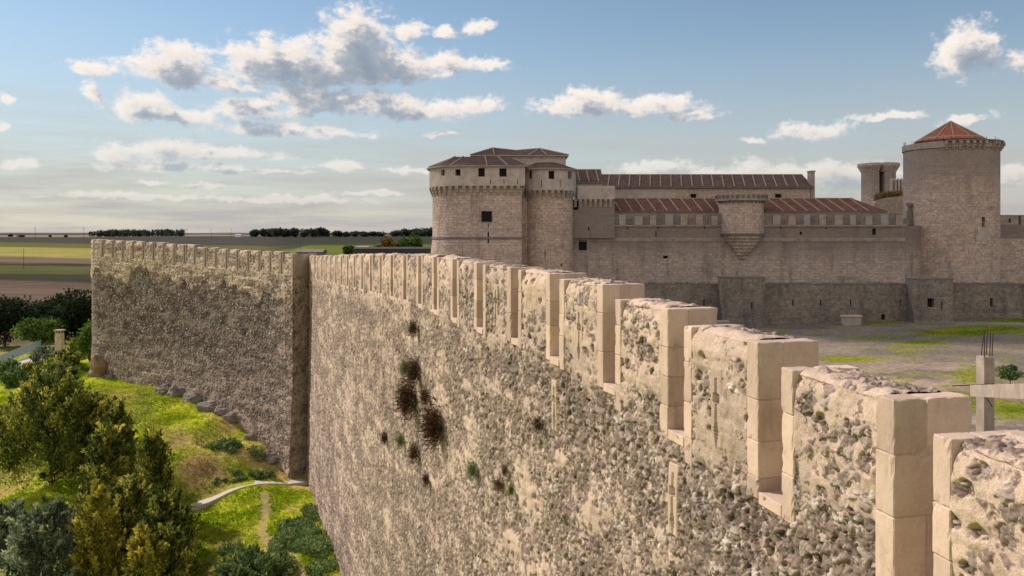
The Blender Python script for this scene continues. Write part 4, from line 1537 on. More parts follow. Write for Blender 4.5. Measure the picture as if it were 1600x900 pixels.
def build_curtain():
    Yc = 113.0
    root = empty('castle_wall', (30, Yc, GY), 'long shaded curtain wall of the castle with round bartizan and dark tiled roofs above the parapet', 'castle wall')
    x0, x1 = X(893, Yc), X(1414, Yc)
    ztop = Z(352.0, Yc)
    poly = [(x0, Yc), (x1, Yc), (x1, Yc + 2.2), (x0, Yc + 2.2)]
    b = MB(); b.prism(poly, GY - 1.5, ztop)
    w = b.build('wall', M_CURTAIN, root, weld=True)
    op = Openings(w, poly)
    op.add(904, 917, 366.5, 391, 'window', 0.5, bars=(3, 4), frame=0.16)
    op.add(1036, 1043.5, 399.5, 404, 'window', 0.5)
    op.add(1024.2, 1025.8, 361, 370, 'arrow_slit', 0.4)
    for c in (980.5, 1028, 1101, 1220, 1291): op.add(c - 0.8, c + 0.8, 353.5, 358, 'arrow_slit', 0.4)
    op.add(1249.5, 1253.5, 362, 366.5, 'window', 0.5)
    op.add(1363, 1369, 357, 367, 'window', 0.5)
    op.finish()
    b = MB(); b.prism([(x1 - 2.4, Yc + 0.3), (x1 - 0.01, Yc + 0.3), (58.0, 116.2), (57.0, 118.5)], GY - 1, ztop - 0.05); b.build('link_wall', M_CURTAIN, root)
    # parapet, with the old merlons walled in as paler blocks
    b = MB(); b.prism([(x0 + 5.7, Yc - 0.10), (x1 - 1.0, Yc - 0.10), (x1 - 1.0, Yc + 0.9), (x0 + 5.7, Yc + 0.9)], ztop, Z(333.0, Yc))
    b.build('parapet', M_CURTAIN, root)
    b = MB(); b.box(x0, x1, Yc - 0.2, Yc, ztop - 0.16, ztop + 0.005); b.build('parapet_ledge', M_TRIM, root)
    px = 967.0; i = 0
    while px < 1400:
        if not (1112 < px < 1206):
            wpx = random.uniform(9.0, 13.0)
            top = 334.5 + random.uniform(0, 3.5)
            b = MB(); b.box(X(px, Yc), X(px + wpx, Yc), Yc - 0.24, Yc - 0.09, ztop + 0.03, Z(top, Yc))
            b.build('merlon', M_BLOCK if random.random() < 0.75 else M_TRIM, root)
            b = MB(); b.box(X(px + wpx + 0.5, Yc), X(px + wpx + random.uniform(8, 10.5), Yc), Yc - 0.16, Yc - 0.10, ztop + 0.03 + random.uniform(0, .2), Z(top + random.uniform(1, 7), Yc))
            b.build('embrasure_fill', M_TRIMDARK, root)
        px += 24.0
    # mouldings
    b = MB(); b.box(x0, x1, Yc - 0.17, Yc - 0.004, Z(374.6, Yc), Z(372.2, Yc)); b.box(x0, x1, Yc - 0.10, Yc - 0.004, Z(377.3, Yc), Z(374.7, Yc))
    b.build('moulding', M_TRIM, root)
    # taller block beside the turret
    Yb = 112.3
    pb = [(X(895, Yb), Yb), (X(960.5, Yb), Yb), (X(960.5, Yb), Yb + 6), (X(895, Yb), Yb + 6)]
    b = MB(); b.prism(pb, Z(372, Yb), Z(311.5, Yb))
    w = b.build('block_wall', M_CURTAIN, root, weld=True)
    op = Openings(w, pb)
    op.add(895.6, 903.6, 314, 328, 'window', 0.5)
    op.add(918.5, 920.5, 355, 360, 'arrow_slit', 0.4)
    op.finish()
    b = MB(); b.prism([(X(902, Yb), Yb - 0.28), (X(960.5, Yb), Yb - 0.28), (X(960.5, Yb), Yb + 5.8), (X(902, Yb), Yb + 5.8)], Z(311.5, Yb) + 0.003, Z(290.5, Yb))
    b.build('block_parapet', M_RENDER, root)
    corbels(pb, Z(323.5, Yb), Z(311.5, Yb), 0.68, 0.36, 0.28, M_TRIM, root, a=lambda x, y: y < Yb + 0.1)
    # small roof over the block
    Yr = 116.5
    x0r, x1r = X(898, Yr), X(942.5, Yr)
    b = MB(); b.prism([(x0r, Yr), (x1r - 0.2, Yr), (x1r - 0.2, Yr + 5), (x0r, Yr + 5)], Z(300, Yr), Z(285, Yr)); b.build('block_upper_wall', M_RENDER, root)
    roof_slope(root, x0r, x1r, Yr - 0.3, Yr + 3, Z(284.3, Yr), Z(265.5, Yr + 3), M_TILE, 3, -0.1)
    # wall-walk roofs
    Ye, Yt = 114.4, 117.6
    for (pa, pc, n, hip) in ((960.5, 1125, 9, 0.0), (1196, 1386, 10, 3.4)):
        roof_slope(root, X(pa, Ye), X(pc, Ye), Ye, Yt, Z(330.0, Ye), Z(310.3, Yt), M_TILE2, n, -0.75 if pa < 1000 else -1.3, hip_r=hip)
        b = MB(); b.box(X(pa, Ye) + 0.1, X(pc, Ye) - 0.3, Ye + 0.15, Ye + 4.5, ztop - 0.5, Z(330.0, Ye) - 0.21); b.build('walk_wall', M_TRIM, root)
    # stub of masonry at the hipped end
    b = MB(); b.box(X(1384, 115), X(1404, 115), 113.4, 116.5, ztop - 0.2, Z(343, 114)); b.build('broken_masonry', M_TRIM, root)
    # bartizan: half-round turret carried on shrinking courses
    cx, cy, r = 31.3, 113.6, 2.95
    ring = circle(cx, cy, r, 48)
    b = MB(); b.prism(ring, Z(365.5, 111), Z(313, 110.7))
    w = b.build('bartizan', M_CASTLE, root, weld=True)
    b = MB(); b.prism(circle(cx, cy, r + 0.42, 48), Z(313, 110.7) - 0.003, Z(302.5, 110.4)); b.build('bartizan_parapet', M_TRIM, w)
    corbels(ring, Z(316.5, 110.7), Z(304, 110.7), 0.62, 0.34, 0.58, M_TRIMDARK, w, a=lambda x, y: y < cy + 0.6)
    b = MB(); b.prism(circle(cx, cy, r + 0.12, 48), Z(368, 110.7), Z(364.5, 110.7)); b.build('bartizan_moulding', M_TRIMDARK, w)
    b = MB()
    for i in range(7):
        rr = 2.65 - 0.34 * i
        za, zb = Z(368.3 + i * 5.4, 111), Z(368.3 + (i + 1) * 5.4, 111)
        b.prism(circle(cx, cy - 0.25 - 0.02 * i, rr, 40), zb + 0.16, za)
        b.prism(circle(cx, cy - 0.25 - 0.02 * i, rr - 0.22, 40), zb, zb + 0.158)
    b.build('bartizan_corbelling', M_CASTLE, w)


def build_palace():
    Yp = 123.0
    root = empty('palace_building', (29, Yp, GY), 'long palace wing with dark ribbed tile roof and two small windows behind the curtain wall', 'building')
    x0, x1 = X(943, Yp), X(1266, Yp)
    poly = [(x0, Yp), (x1, Yp), (x1, Yp + 9), (x0, Yp + 9)]
    b = MB(); b.prism(poly, GY, Z(292, Yp))
    w = b.build('wall', M_PALACE, root, weld=True)
    op = Openings(w, poly)
    op.add(1079, 1088, 303, 312, 'window', 0.5, frame=0.22); op.add(1211, 1221, 303, 312, 'window', 0.5, frame=0.22)
    op.finish()
    b = MB(); b.box(x0 - 0.02, X(1055, Yp), Yp - 0.05, Yp - 0.004, GY + 8, Z(293.5, Yp)); b.build('rendered_panel', M_RENDER, root)
    b = MB(); b.box(x0 - 0.1, x1 + 0.1, Yp - 0.26, Yp - 0.003, Z(293.2, Yp), Z(292, Yp)); b.box(x0 - 0.1, x1 + 0.1, Yp - 0.14, Yp - 0.003, Z(294.6, Yp), Z(293.2, Yp) - 0.002)
    b.build('cornice', M_TRIM, root)
    roof_slope(root, x0 - 0.2, x1 + 0.4, Yp - 0.35, Yp + 4.5, Z(291.7, Yp), Z(273.2, Yp + 4.5), M_TILE, 20, 1.35 - 0.5)
    b = MB(); b.box(X(1267.5, Yp), X(1274, Yp), Yp + 0.2, Yp + 1.6, GY, Z(268, Yp)); b.box(X(1266.6, Yp), X(1275, Yp), Yp + 0.1, Yp + 1.7, Z(268, Yp) + 0.002, Z(266.3, Yp))
    b.build('chimney', M_TRIM, root)


def build_tower():
    cx, cy, r = 62.2, 118.0, 6.1
    root = empty('round_tower', (cx, cy, GY), 'big round castle tower at the right with a conical red tile roof', 'castle tower')
    base = circle(cx, cy, r, 96)
    Yf = 113.2
    zt = Z(230.5, Yf)
    b = MB()
    b.prism(base, GY - 1.5, zt)
    w = b.build('wall', M_TOWER, root, weld=True)
    op = Openings(w, base)
    op.add(1534, 1539.5, 339, 354.5, 'window', 0.7)
    op.finish()
    # pale repair below the window, following the curve
    b = MB()
    for (px0, px1, py0, py1) in ((1527, 1548, 357, 366), (1524, 1546, 366.2, 376), (1532, 1541, 376.2, 381)):
        a, c = hit(base, px0), hit(base, px1)
        d = math.hypot(c[0] - a[0], c[1] - a[1]); tx, ty = (c[0] - a[0]) / d, (c[1] - a[1]) / d
        m = ((a[0] + c[0]) / 2, (a[1] + c[1]) / 2, 0)
        b.obox(m, (tx, ty, 0), (-ty, tx, 0), -d / 2, d / 2, -0.14, 0.2, Z(py1, Yf), Z(py0, Yf))
    b.build('repair_patch', M_RENDER, root)
    b = MB(); b.prism(circle(cx, cy, r + 0.16, 96), zt, Z(221.0, Yf)); b.build('cornice', M_TRIM, root)
    corb = [p for p in circle(cx, cy, r, 96)]
    corbels(corb, Z(233.5, Yf), Z(221.5, Yf), 0.78, 0.36, 0.62, M_TRIM, root, a=lambda x, y: (x - cx) * 0.885 - (y - cy) * 0.466 > -1.0, jitter=0.1)
    b = MB()
    ring = circle(cx, cy, r + 0.5, 96)
    part = [p for p in ring if (p[0] - cx) * 0.885 - (p[1] - cy) * 0.466 > -0.8]
    part.sort(key=lambda p: math.atan2((p[1] - cy) * 0.885 + (p[0] - cx) * 0.466, (p[0] - cx) * 0.885 - (p[1] - cy) * 0.466))
    b.prism(part, Z(221.4, Yf), Z(219.0, Yf)); b.build('cornice_slab', M_TRIMDARK, root)
    # parapet crown, low and broken, with iron rods
    b = MB()
    for i in range(40):
        a = R(i * 9)
        if random.random() < 0.45:
            x, y = cx + (r - 0.1) * math.cos(a), cy + (r - 0.1) * math.sin(a)
            b.tube((x, y, Z(221, Yf)), (x, y, Z(221, Yf) + random.uniform(0.4, 0.75)), 0.035, 0.03, 5)
    b.build('iron_rods', M_IRON, root)
    # set-back drum and roof
    rd = 4.15
    zd0, zd1 = Z(222, Yf), Z(214.3, 114)
    drum = circle(cx, cy, rd, 12, 0.25)
    b = MB(); b.prism(drum, zd0, zd1 + 0.3)
    d = b.build('roof_drum', M_RENDER, root, weld=True)
    op = Openings(d, drum)
    for (a, c) in ((1473, 1482.5), (1500, 1509), (1524, 1530)): op.add(a, c, 215.5, 219.2, 'window', 0.5)
    op.finish()
    e0 = circle(cx, cy, 4.75, 12, 0.25)
    ap = (cx, cy, Z(189.5, cy))
    b = MB()
    ze = Z(216.0, 113.5)
    for i in range(12):
        p, q = e0[i], e0[(i + 1) % 12]
        b.face([(p[0], p[1], ze), (q[0], q[1], ze), ap])
    b.face([(p[0], p[1], ze) for p in e0[::-1]])
    rf = b.build('roof', M_TILERED, root)
    ribs([((p[0], p[1], ze), ap) for p in e0], rf, 0.15, 0.10)
    # little hanging flue on the left flank
    b = MB()
    h = hit(base, 1421.5)
    x, y = h[0] - 0.15, h[1] - 0.35
    b.prism(circle(x, y, 0.42, 10), Z(352, y), Z(330, y)); b.prism(circle(x, y, 0.30, 10), Z(330, y), Z(322, y)); b.prism(circle(x, y, 0.5, 10), Z(322, y), Z(317.5, y))
    b.prism(circle(x + 0.1, y + 0.2, 0.28, 10), Z(366, y), Z(352, y))
    b.build('hanging_flue', M_TRIMDARK, root)


def build_ruins():
    Yr = 152.0
    cx = X(1372.5, Yr); r = 3.55
    root = empty('ruined_tower', (cx, Yr, GY), 'ruined tower with a split flaring crown standing behind the roofs beside the big round tower', 'ruined tower')
    base = circle(cx, Yr, r - 0.62, 40)
    b = MB(); b.prism(base, GY, Z(270, Yr)); w = b.build('wall', M_TOWER, root, weld=True)
    cb = MB(); cb.box(X(1375, Yr - 3), X(1382.5, Yr - 3), Yr - 5, Yr + 1.2, Z(309, Yr), Z(262, Yr)); cut(w, cb)
    b = MB(); b.frustum(base, circle(cx, Yr, r + 0.05, 40), Z(270, Yr) + 0.001, Z(260, Yr)); b.prism(circle(cx, Yr, r + 0.05, 40), Z(260, Yr) + 0.002, Z(256, Yr))
    c = b.build('crown', M_CASTLE, root, weld=True)
    cb = MB(); [cb.box(X(q, Yr - 3), X(q + w_, Yr - 3), Yr - 6, Yr + 6, Z(h_, Yr), Z(250, Yr)) for (q, w_, h_) in ((1346, 2.2, 257.5), (1355, 3.0, 257.0), (1364.5, 2.4, 258.0), (1389, 2.6, 257.2), (1397, 2.2, 258.0))]; cut(c, cb)
    cb = MB(); cb.box(X(1374.5, Yr - 3), X(1379.5, Yr - 3), Yr - 5, Yr + 1.5, Z(275, Yr), Z(250, Yr)); cut(c, cb)
    # crenellated stretch and the sunlit broken wall with dry grass
    Yw = 133.0
    root = empty('ruined_wall', (X(1392, Yw), Yw, GY), 'broken stretch of wall with four thin merlons and dry grass between ruin and round tower', 'castle wall')
    pts = [(1366, 318), (1374, 311), (1385, 309), (1412, 306)]
    b = MB()
    for (p, q) in zip(pts[:-1], pts[1:]):
        xa, xb = X(p[0], Yw), X(q[0], Yw)
        b.hexa([(xa, Yw, GY), (xb, Yw, GY), (xb, Yw + 1.6, GY), (xa, Yw + 1.6, GY), (xa, Yw, Z(p[1], Yw)), (xb, Yw, Z(q[1], Yw)), (xb, Yw + 1.6, Z(q[1], Yw)), (xa, Yw + 1.6, Z(p[1], Yw))])
    b.build('wall', M_PALACE, root)
    Ym = 142.0
    b = MB(); b.box(X(1391, Ym), X(1420, Ym), Ym, Ym + 0.8, GY, Z(302, Ym)); b.build('rear_wall', M_CASTLE, root)
    for px in (1393, 1398.3, 1403.6, 1408.6):
        b = MB(); x0, x1 = X(px, Ym), X(px + 3.1, Ym)
        b.prism([(x0, Ym + 0.05), (x1, Ym + 0.05), (x1, Ym + 0.75), (x0, Ym + 0.75)], Z(302, Ym) - 0.1, Z(281, Ym))
        b.frustum([(x0, Ym + 0.05), (x1, Ym + 0.05), (x1, Ym + 0.75), (x0, Ym + 0.75)], [((x0 + x1) / 2 - 0.03, Ym + 0.3), ((x0 + x1) / 2 + 0.03, Ym + 0.3), ((x0 + x1) / 2 + 0.03, Ym + 0.5), ((x0 + x1) / 2 - 0.03, Ym + 0.5)], Z(281, Ym) + 0.002, Z(278, Ym))
        b.build('merlon', M_CASTLE, root)
    return root, Yw, pts


def build_barbican():
    Yb = 99.5
    root = empty('barbican_wall', (40, Yb, GY), 'low dark rubble outer wall along the foot of the castle with two square turrets', 'castle wall')
    x0, x1 = X(960, Yb), X(1690, Yb)
    poly = [(x0, Yb), (x1, Yb), (x1, Yb + 1.6), (x0, Yb + 1.6)]
    b = MB(); b.prism(poly, GY - 1, Z(444, Yb))
    w = b.build('wall', M_DARKSTONE, root, weld=True)
    op = Openings(w, poly)
    for c in (1100, 1239, 1282, 1329, 1407): op.add(c - 1, c + 1, 468, 478, 'arrow_slit', 0.5)
    op.add(1547, 1551.5, 466, 479, 'arrow_slit', 0.5)
    op.add(1377, 1383.5, 491, 500, 'drain_arch', 0.6)
    op.finish()
    b = MB()
    for i in range(170):       # uneven capping stones
        x = x0 + (x1 - x0) * i / 170
        b.box(x + 0.01, x + (x1 - x0) / 170 - 0.02, Yb - 0.03, Yb + 1.5, Z(444, Yb) - 0.05, Z(444, Yb) + random.uniform(0.0, 0.17))
    b.build('coping', M_TRIMDARK, root)
    for (pa, pc, top, hole) in ((1128.5, 1195, 434.5, None), (1428.5, 1489, 437, (1449, 1460, 466, 480))):
        Yt = 97.4
        pt = [(X(pa, Yt), Yt), (X(pc, Yt), Yt), (X(pc, Yt), Yb + 0.1), (X(pa, Yt), Yb + 0.1)]
        b = MB(); b.prism(pt, GY - 1, Z(top, Yt))
        t = b.build('turret', M_DARKSTONE, root, weld=True)
        op = Openings(t, pt)
        if hole: op.add(*hole, 'window', 0.7)
        op.add((pa + pc) / 2 + 12, (pa + pc) / 2 + 14, 472, 483, 'arrow_slit', 0.5)
        op.finish()
        b = MB(); b.prism([(p[0] + (0.06 if i in (1, 2) else -0.06), p[1] - (0.06 if i < 2 else 0)) for i, p in enumerate(pt)], Z(top, Yt) + 0.002, Z(top, Yt) + 0.14); b.build('coping', M_TRIMDARK, t)


def build_right_wall():
    Yw = 122.0
    root = empty('castle_wall', (X(1590, Yw), Yw, GY), 'short castle wall with sunlit loopholed merlons at the right frame edge beyond the round tower', 'castle wall')
    b = MB(); b.prism([(X(1555, Yw), Yw), (X(1680, Yw), Yw), (X(1680, Yw), Yw + 2), (X(1555, Yw), Yw + 2)], GY - 1, Z(351, Yw)); b.build('wall', M_CURTAIN, root)
    Yk = 119.5
    b = MB(); b.prism([(X(1558, Yk), Yk), (X(1680, Yk), Yk), (X(1680, Yk), Yw), (X(1558, Yk), Yw)], GY - 1, Z(373, Yk)); b.build('buttress', M_CASTLE, root)
    for (pa, pc) in ((1564, 1592), (1596, 1632), (1640, 1670)):
        pm = [(X(pa, Yw), Yw + 0.1), (X(pc, Yw), Yw + 0.1), (X(pc, Yw), Yw + 1.0), (X(pa, Yw), Yw + 1.0)]
        b = MB(); b.prism(pm, Z(351, Yw) + 0.002, Z(337, Yw)); m = b.build('merlon', M_TRIM, root, weld=True)
        op = Openings(m, pm); op.add((pa + pc) / 2 - 2, (pa + pc) / 2 + 1.5, 341, 348, 'loophole', 0.6); op.finish()
        b = MB(); b.box(X(pa, Yw) - 0.1, X(pc, Yw) + 0.1, Yw + 0.02, Yw + 1.1, Z(337, Yw) + 0.002, Z(335.8, Yw)); b.build('coping', M_TRIM, m)


build_keep()
build_turret()
build_curtain()
build_palace()
build_tower()
RUIN = build_ruins()
build_barbican()
build_right_wall()

# ------------------------------------------------------------------ vegetation helpers


def leaves(P, D, Ln, W, tone, rs):
    """rhombic sprays: base P, direction D, length Ln, width W"""
    n = len(P)
    D = D / np.maximum(np.linalg.norm(D, axis=1, keepdims=True), 1e-9)
    r = rs.normal(size=(n, 3)); S = np.cross(D, r); S /= np.maximum(np.linalg.norm(S, axis=1, keepdims=True), 1e-9)
    a = P; b = P + D * (Ln * 0.42)[:, None] + S * (W / 2)[:, None]
    c = P + D * Ln[:, None]; d = P + D * (Ln * 0.42)[:, None] - S * (W / 2)[:, None]
    V = np.stack([a, b, c, d], 1).reshape(-1, 3)
    Q = np.arange(4 * n).reshape(n, 4)
    return V, Q, np.repeat(tone, 4)


def limb_mesh(b, p, q, r0, r1, rs, n=4):
    p, q = np.array(p, float), np.array(q, float)
    prev = p; pr = r0
    for i in range(1, n + 1):
        t = i / n
        m = p + (q - p) * t + rs.normal(size=3) * np.linalg.norm(q - p) * 0.035 * (0 if i == n else 1)
        rr = r0 + (r1 - r0) * t
        b.tube(prev, m, pr, rr, 7, cap=(i == n))
        prev, pr = m, rr


def juniper(name, loc, H, Rw, seed, mat, label, group, shape='cone', nplume=220, spray=55, t0=0.04, tone0=0.0, plume=0.75, cat='tree', leaf=1.0, trunk=True):
    rs = np.random.default_rng(seed)
    root = empty(name, loc, label, cat, group)
    ox = np.array(loc, float)
    tt = rs.random(nplume) ** (0.85 if shape == 'cone' else 0.9)
    tt = t0 + (1 - t0) * tt
    ang = rs.random(nplume) * 2 * np.pi
    lobes = 0.68 + 0.62 * vnoise(np.cos(ang) * 1.5 + seed * 3.1, np.sin(ang) * 1.5 + tt * 4.2, seed)
    if shape == 'cone': env = (1 - tt) ** 0.75 * (0.35 + 0.65 * sstep(0.0, 0.18, tt)) + 0.03
    elif shape == 'broad': env = np.sqrt(np.clip(1 - ((tt - 0.42) / 0.60) ** 2, 0, 1))
    elif shape == 'feather': env = (1 - tt) ** 0.6 * 0.9 + 0.05
    else: env = np.sqrt(np.clip(1 - (np.clip(tt, 0, 1)) ** 2.4, 0.02, 1))
    rad = Rw * env * lobes * (0.30 + 0.70 * rs.random(nplume) ** 0.42)
    out = np.stack([np.cos(ang), np.sin(ang), np.zeros(nplume)], 1)
    C = out * rad[:, None]; C[:, 2] = tt * H * (0.92 + 0.16 * rs.random(nplume))
    up = {'cone': 0.9, 'broad': 1.1, 'feather': 1.9, 'bush': 1.1}[shape]
    A = out + np.array([0, 0, 1.0]) * (up + 0.8 * tt)[:, None] + rs.normal(size=(nplume, 3)) * 0.35
    A /= np.linalg.norm(A, axis=1, keepdims=True)
    pl = plume * (0.55 + 0.9 * rs.random(nplume)) * (1.15 - 0.5 * tt)
    ct = np.clip(0.46 + tone0 + rs.normal(size=nplume) * 0.28, 0, 1)
    n = nplume * spray
    idx = np.repeat(np.arange(nplume), spray)
    u = rs.random(n)
    th = (1 - u) ** 0.8 * 0.22 * plume / 0.75
    P = C[idx] + A[idx] * ((u - 0.42) * 2.0 * pl[idx])[:, None] + rs.normal(size=(n, 3)) * th[:, None] * pl[idx][:, None] * 1.25
    D = A[idx] * 1.0 + rs.normal(size=(n, 3)) * 0.55 + np.array([0, 0, 0.25])
    Ln = (0.20 + 0.22 * rs.random(n)) * leaf; W = (0.075 + 0.07 * rs.random(n)) * leaf
    tone = np.clip(ct[idx] + rs.normal(size=n) * 0.16, 0, 1)
    P[:, 2] = np.maximum(P[:, 2], 0.05)
    V, Q, tn = leaves(P, D, Ln, W, tone, rs)
    link('crown', np_mesh('crown', V + ox, Q, dict(tone=tn), smooth=False), mat, root)
    if trunk:
        b = MB()
        limb_mesh(b, ox + np.array([0, 0, -0.4]), ox + np.array([rs.normal() * 0.1, rs.normal() * 0.1, H * 0.86]), H * 0.022 + 0.05, 0.02, rs, 6)
        for i in range(16):
            j = rs.integers(nplume)
            z0 = max(0.15 * H * t0, C[j][2] - np.linalg.norm(C[j][:2]) * 0.7)
            limb_mesh(b, ox + np.array([0, 0, z0]), ox + C[j], 0.05 + 0.02 * H / 8, 0.012, rs, 3)
        b.build('trunk', M_BARK, root)
    return root


def leafy(name, loc, H, Rw, seed, mat, label, group=None, n=3500, leaf=0.5, trunk_h=0.25, cat='tree', flat=1.0, nb=16):
    """broadleaf crown made of many small leaf clumps with gaps"""
    rs = np.random.default_rng(seed)
    root = empty(name, loc, label, cat, group)
    ox = np.array(loc, float)
    zc = H * (trunk_h + (1 - trunk_h) / 2); rz = H * (1 - trunk_h) / 2 * flat
    B = rs.normal(size=(nb, 3)); B /= np.linalg.norm(B, axis=1, keepdims=True)
    B *= (0.35 + 0.35 * rs.random((nb, 1)))
    br = 0.30 + 0.22 * rs.random(nb)
    bt = np.clip(0.5 + rs.normal(size=nb) * 0.2, 0, 1)
    i = rs.integers(nb, size=n)
    d = rs.normal(size=(n, 3)); d /= np.linalg.norm(d, axis=1, keepdims=True)
    q = B[i] + d * (br[i] * (0.55 + 0.5 * rs.random(n)))[:, None]
    P = q * np.array([Rw, Rw, rz]) + np.array([0, 0, zc])
    D = d + rs.normal(size=(n, 3)) * 0.8
    tone = np.clip(bt[i] + rs.normal(size=n) * 0.2, 0, 1)
    V, Q, tn = leaves(P, D, leaf * (0.6 + 0.8 * rs.random(n)), leaf * (0.45 + 0.4 * rs.random(n)), tone, rs)
    link('crown', np_mesh('crown', V + ox, Q, dict(tone=tn), smooth=False), mat, root)
    b = MB()
    limb_mesh(b, ox + np.array([0, 0, -0.5]), ox + np.array([0, 0, zc]), H * 0.022 + 0.02, H * 0.010, rs, 4)
    for j in range(min(nb, 7)):
        limb_mesh(b, ox + np.array([0, 0, H * trunk_h]), ox + B[j] * np.array([Rw, Rw, rz]) + np.array([0, 0, zc]), H * 0.012, H * 0.003, rs, 3)
    b.build('trunk', M_BARK, root)
    return root


def ground_pt(px, py, lo=25.0, hi=2000.0):
    """first ground point along the sight line through a photo position"""
    Ys = np.geomspace(lo, hi, 900)
    x = (px - 800) / F * Ys
    h = ground_h(x, Ys)
    row = -(py - HY) / F * Ys
    k = np.argmax(h >= row)
    return (float(x[k]), float(Ys[k]), CZ + float(h[k]))


def at(px, Y):
    x = X(px, Y)
    return (x, Y, gz(x, Y))


# the stand of junipers below the wall
JG = 'junipers on the slope below the wall'
juniper('juniper_tree', at(84, 75.0), 9.0, 4.3, 11, M_JUN, 'largest juniper, dark and broad with a visible trunk, at the back of the stand', JG, 'broad', 430, 110, t0=0.16, plume=1.15)
juniper('juniper_tree', at(166, 66.0), 8.2, 2.9, 12, M_JUN, 'tall conical green juniper in the middle of the stand', JG, 'cone', 330, 60, tone0=0.02)
juniper('juniper_tree', at(240, 68.0), 7.0, 1.9, 13, M_JUN, 'slender feathery juniper with pointed shoots at the right of the stand', JG, 'feather', 130, 70, tone0=0.06, plume=1.05)
juniper('juniper_tree', at(262, 58.5), 5.6, 2.0, 14, M_JUN, 'dark low juniper hanging over the shaded bank beside the concrete path', JG, 'bush', 230, 60, tone0=-0.06)
juniper('juniper_tree', at(198, 60.0), 6.0, 2.3, 15, M_JUN, 'mid green bushy juniper in front of the conical one', JG, 'bush', 260, 60, tone0=0.04)
juniper('juniper_tree', at(70, 56.0), 5.2, 3.0, 16, M_BLUE, 'blue-green juniper in the lower left foreground', JG, 'bush', 280, 60)
juniper('juniper_tree', at(152, 56.0), 6.6, 1.8, 17, M_GOLD, 'golden yellow juniper with bright tips in the foreground', JG, 'feather', 170, 60, tone0=0.05)
juniper('juniper_tree', at(226, 53.5), 4.6, 1.5, 18, M_GOLD, 'small golden juniper shoots at the bottom edge of the picture', JG, 'feather', 110, 60, tone0=0.08)
juniper('juniper_tree', at(262, 54.5), 4.2, 1.6, 22, M_JUN, 'dark green juniper bush right of the small golden shoots', JG, 'bush', 150, 55)
juniper('juniper_tree', at(4, 58.0), 4.6, 1.9, 19, M_BLUE, 'bluish juniper cut by the left frame edge', JG, 'bush', 150, 55)
juniper('juniper_tree', at(160, 80.0), 4.8, 1.8, 20, M_GOLD, 'yellowish juniper crown showing at the top of the stand', JG, 'broad', 170, 55, t0=0.1, tone0=-0.16)
juniper('juniper_tree', at(186, 75.0), 6.8, 1.9, 23, M_JUN, 'dark slim juniper behind the conical one at the top right of the stand', JG, 'cone', 170, 55, tone0=-0.05)
juniper('low_juniper', at(392, 55.0), 1.5, 2.0, 21, M_IVY, 'dark green spreading shrub at the bottom edge right of the junipers', None, 'bush', 170, 60, cat='shrub', trunk=False)

# shrubs on the slope, left
SG = 'shrubs on the slope at the left'
for i, (px, py, w, h, mat, lab) in enumerate((
        (22, 606, 40, 30, M_IVY, 'round dark green shrub at the left edge above the junipers'),
        (96, 600, 38, 28, M_IVY, 'dark clipped shrub at the crest of the sunny grass'),
        (66, 612, 30, 24, M_JUN, 'small dark conical shrub left of the grass crest'),
        (72, 572, 46, 34, M_BLUE, 'grey-green feathery shrub in front of the stone chimney'),
        (103, 575, 44, 22, M_JUN, 'low olive hedge-like shrub below the stone chimney'),
        (10, 588, 44, 26, M_IVY, 'dark shrub beside the pale driveway'),
        (46, 590, 34, 22, M_JUN, 'olive shrub at the near end of the pale driveway'),
        (120, 556, 30, 30, M_JUN, 'dark conical shrub right of the stone chimney'),
        (137, 551, 24, 14, M_BLUE, 'low shrub at the foot of the rounded wall end'))):
    p = ground_pt(px, py)
    s = p[1] / F
    juniper('shrub', p, h * s * 0.72, w * s * 0.42, 40 + i, mat, lab, SG, 'bush', 70, 45, cat='shrub', leaf=1.5, plume=0.8, trunk=False)

TG = 'trees in the hollow at the left'
leafy('dark_tree', at(8, 196), 12.6, 8.0, 61, M_DARKLEAF, 'dark tree cut by the left frame edge below the ploughed field', TG, 5200, 0.75, 0.1)
leafy('dark_tree', at(116, 192), 13.6, 7.6, 62, M_DARKLEAF, 'wide dark tree between the green bush and the far wall end', TG, 5200, 0.75, 0.1)
leafy('dark_tree', at(78, 212), 11.0, 7.0, 64, M_DARKLEAF, 'lower dark tree behind the green bush', TG, 4000, 0.8, 0.1)
leafy('dark_tree', at(150, 205), 13.0, 6.0, 67, M_DARKLEAF, 'dark tree half hidden by the rounded far wall end', TG, 4000, 0.8, 0.1)
leafy('green_tree', at(60, 184), 8.2, 5.6, 63, M_GREENLEAF, 'bright green rounded tree behind the metal fence', TG, 5200, 0.55, 0.08)
leafy('green_tree', at(143, 132), 8.6, 2.3, 65, M_GREENLEAF, 'slim light green tree beside the rounded far wall end', TG, 2600, 0.42, 0.1)

# trees beyond the town edge, between wall corner and keep
AG = 'garden trees left of the keep'
for i, (px, py, h, w, mat, lab) in enumerate(((606, 388, 20, 20, M_ORANGE, 'orange autumn tree above the long dark shed'),
                                               (624, 388, 15, 18, M_GREENLEAF, 'small green tree between the orange and the tall tree'),
                                               (633, 387, 20, 14, M_IVY, 'dark slim tree behind the small green one'),
                                               (648, 388, 26, 24, M_GREENLEAF, 'tallest rounded yellow-green tree nearest the keep'),
                                               (592, 389, 11, 14, M_IVY, 'low green tree left of the orange one'),
                                               (545, 396, 12, 12, M_GREENLEAF, 'green bush at the left end of the long dark shed'))):
    Y = 480.0 + 4 * i
    x = X(px, Y); s = Y / F
    leafy('garden_tree', (x, Y, gz(x, Y)), (h + max(0, (HY - 0 + 13.0 / s) - py) * 0.6 + 2) * s, w * s * 0.62, 80 + i, mat, lab, AG, 900, 1.5, 0.12)

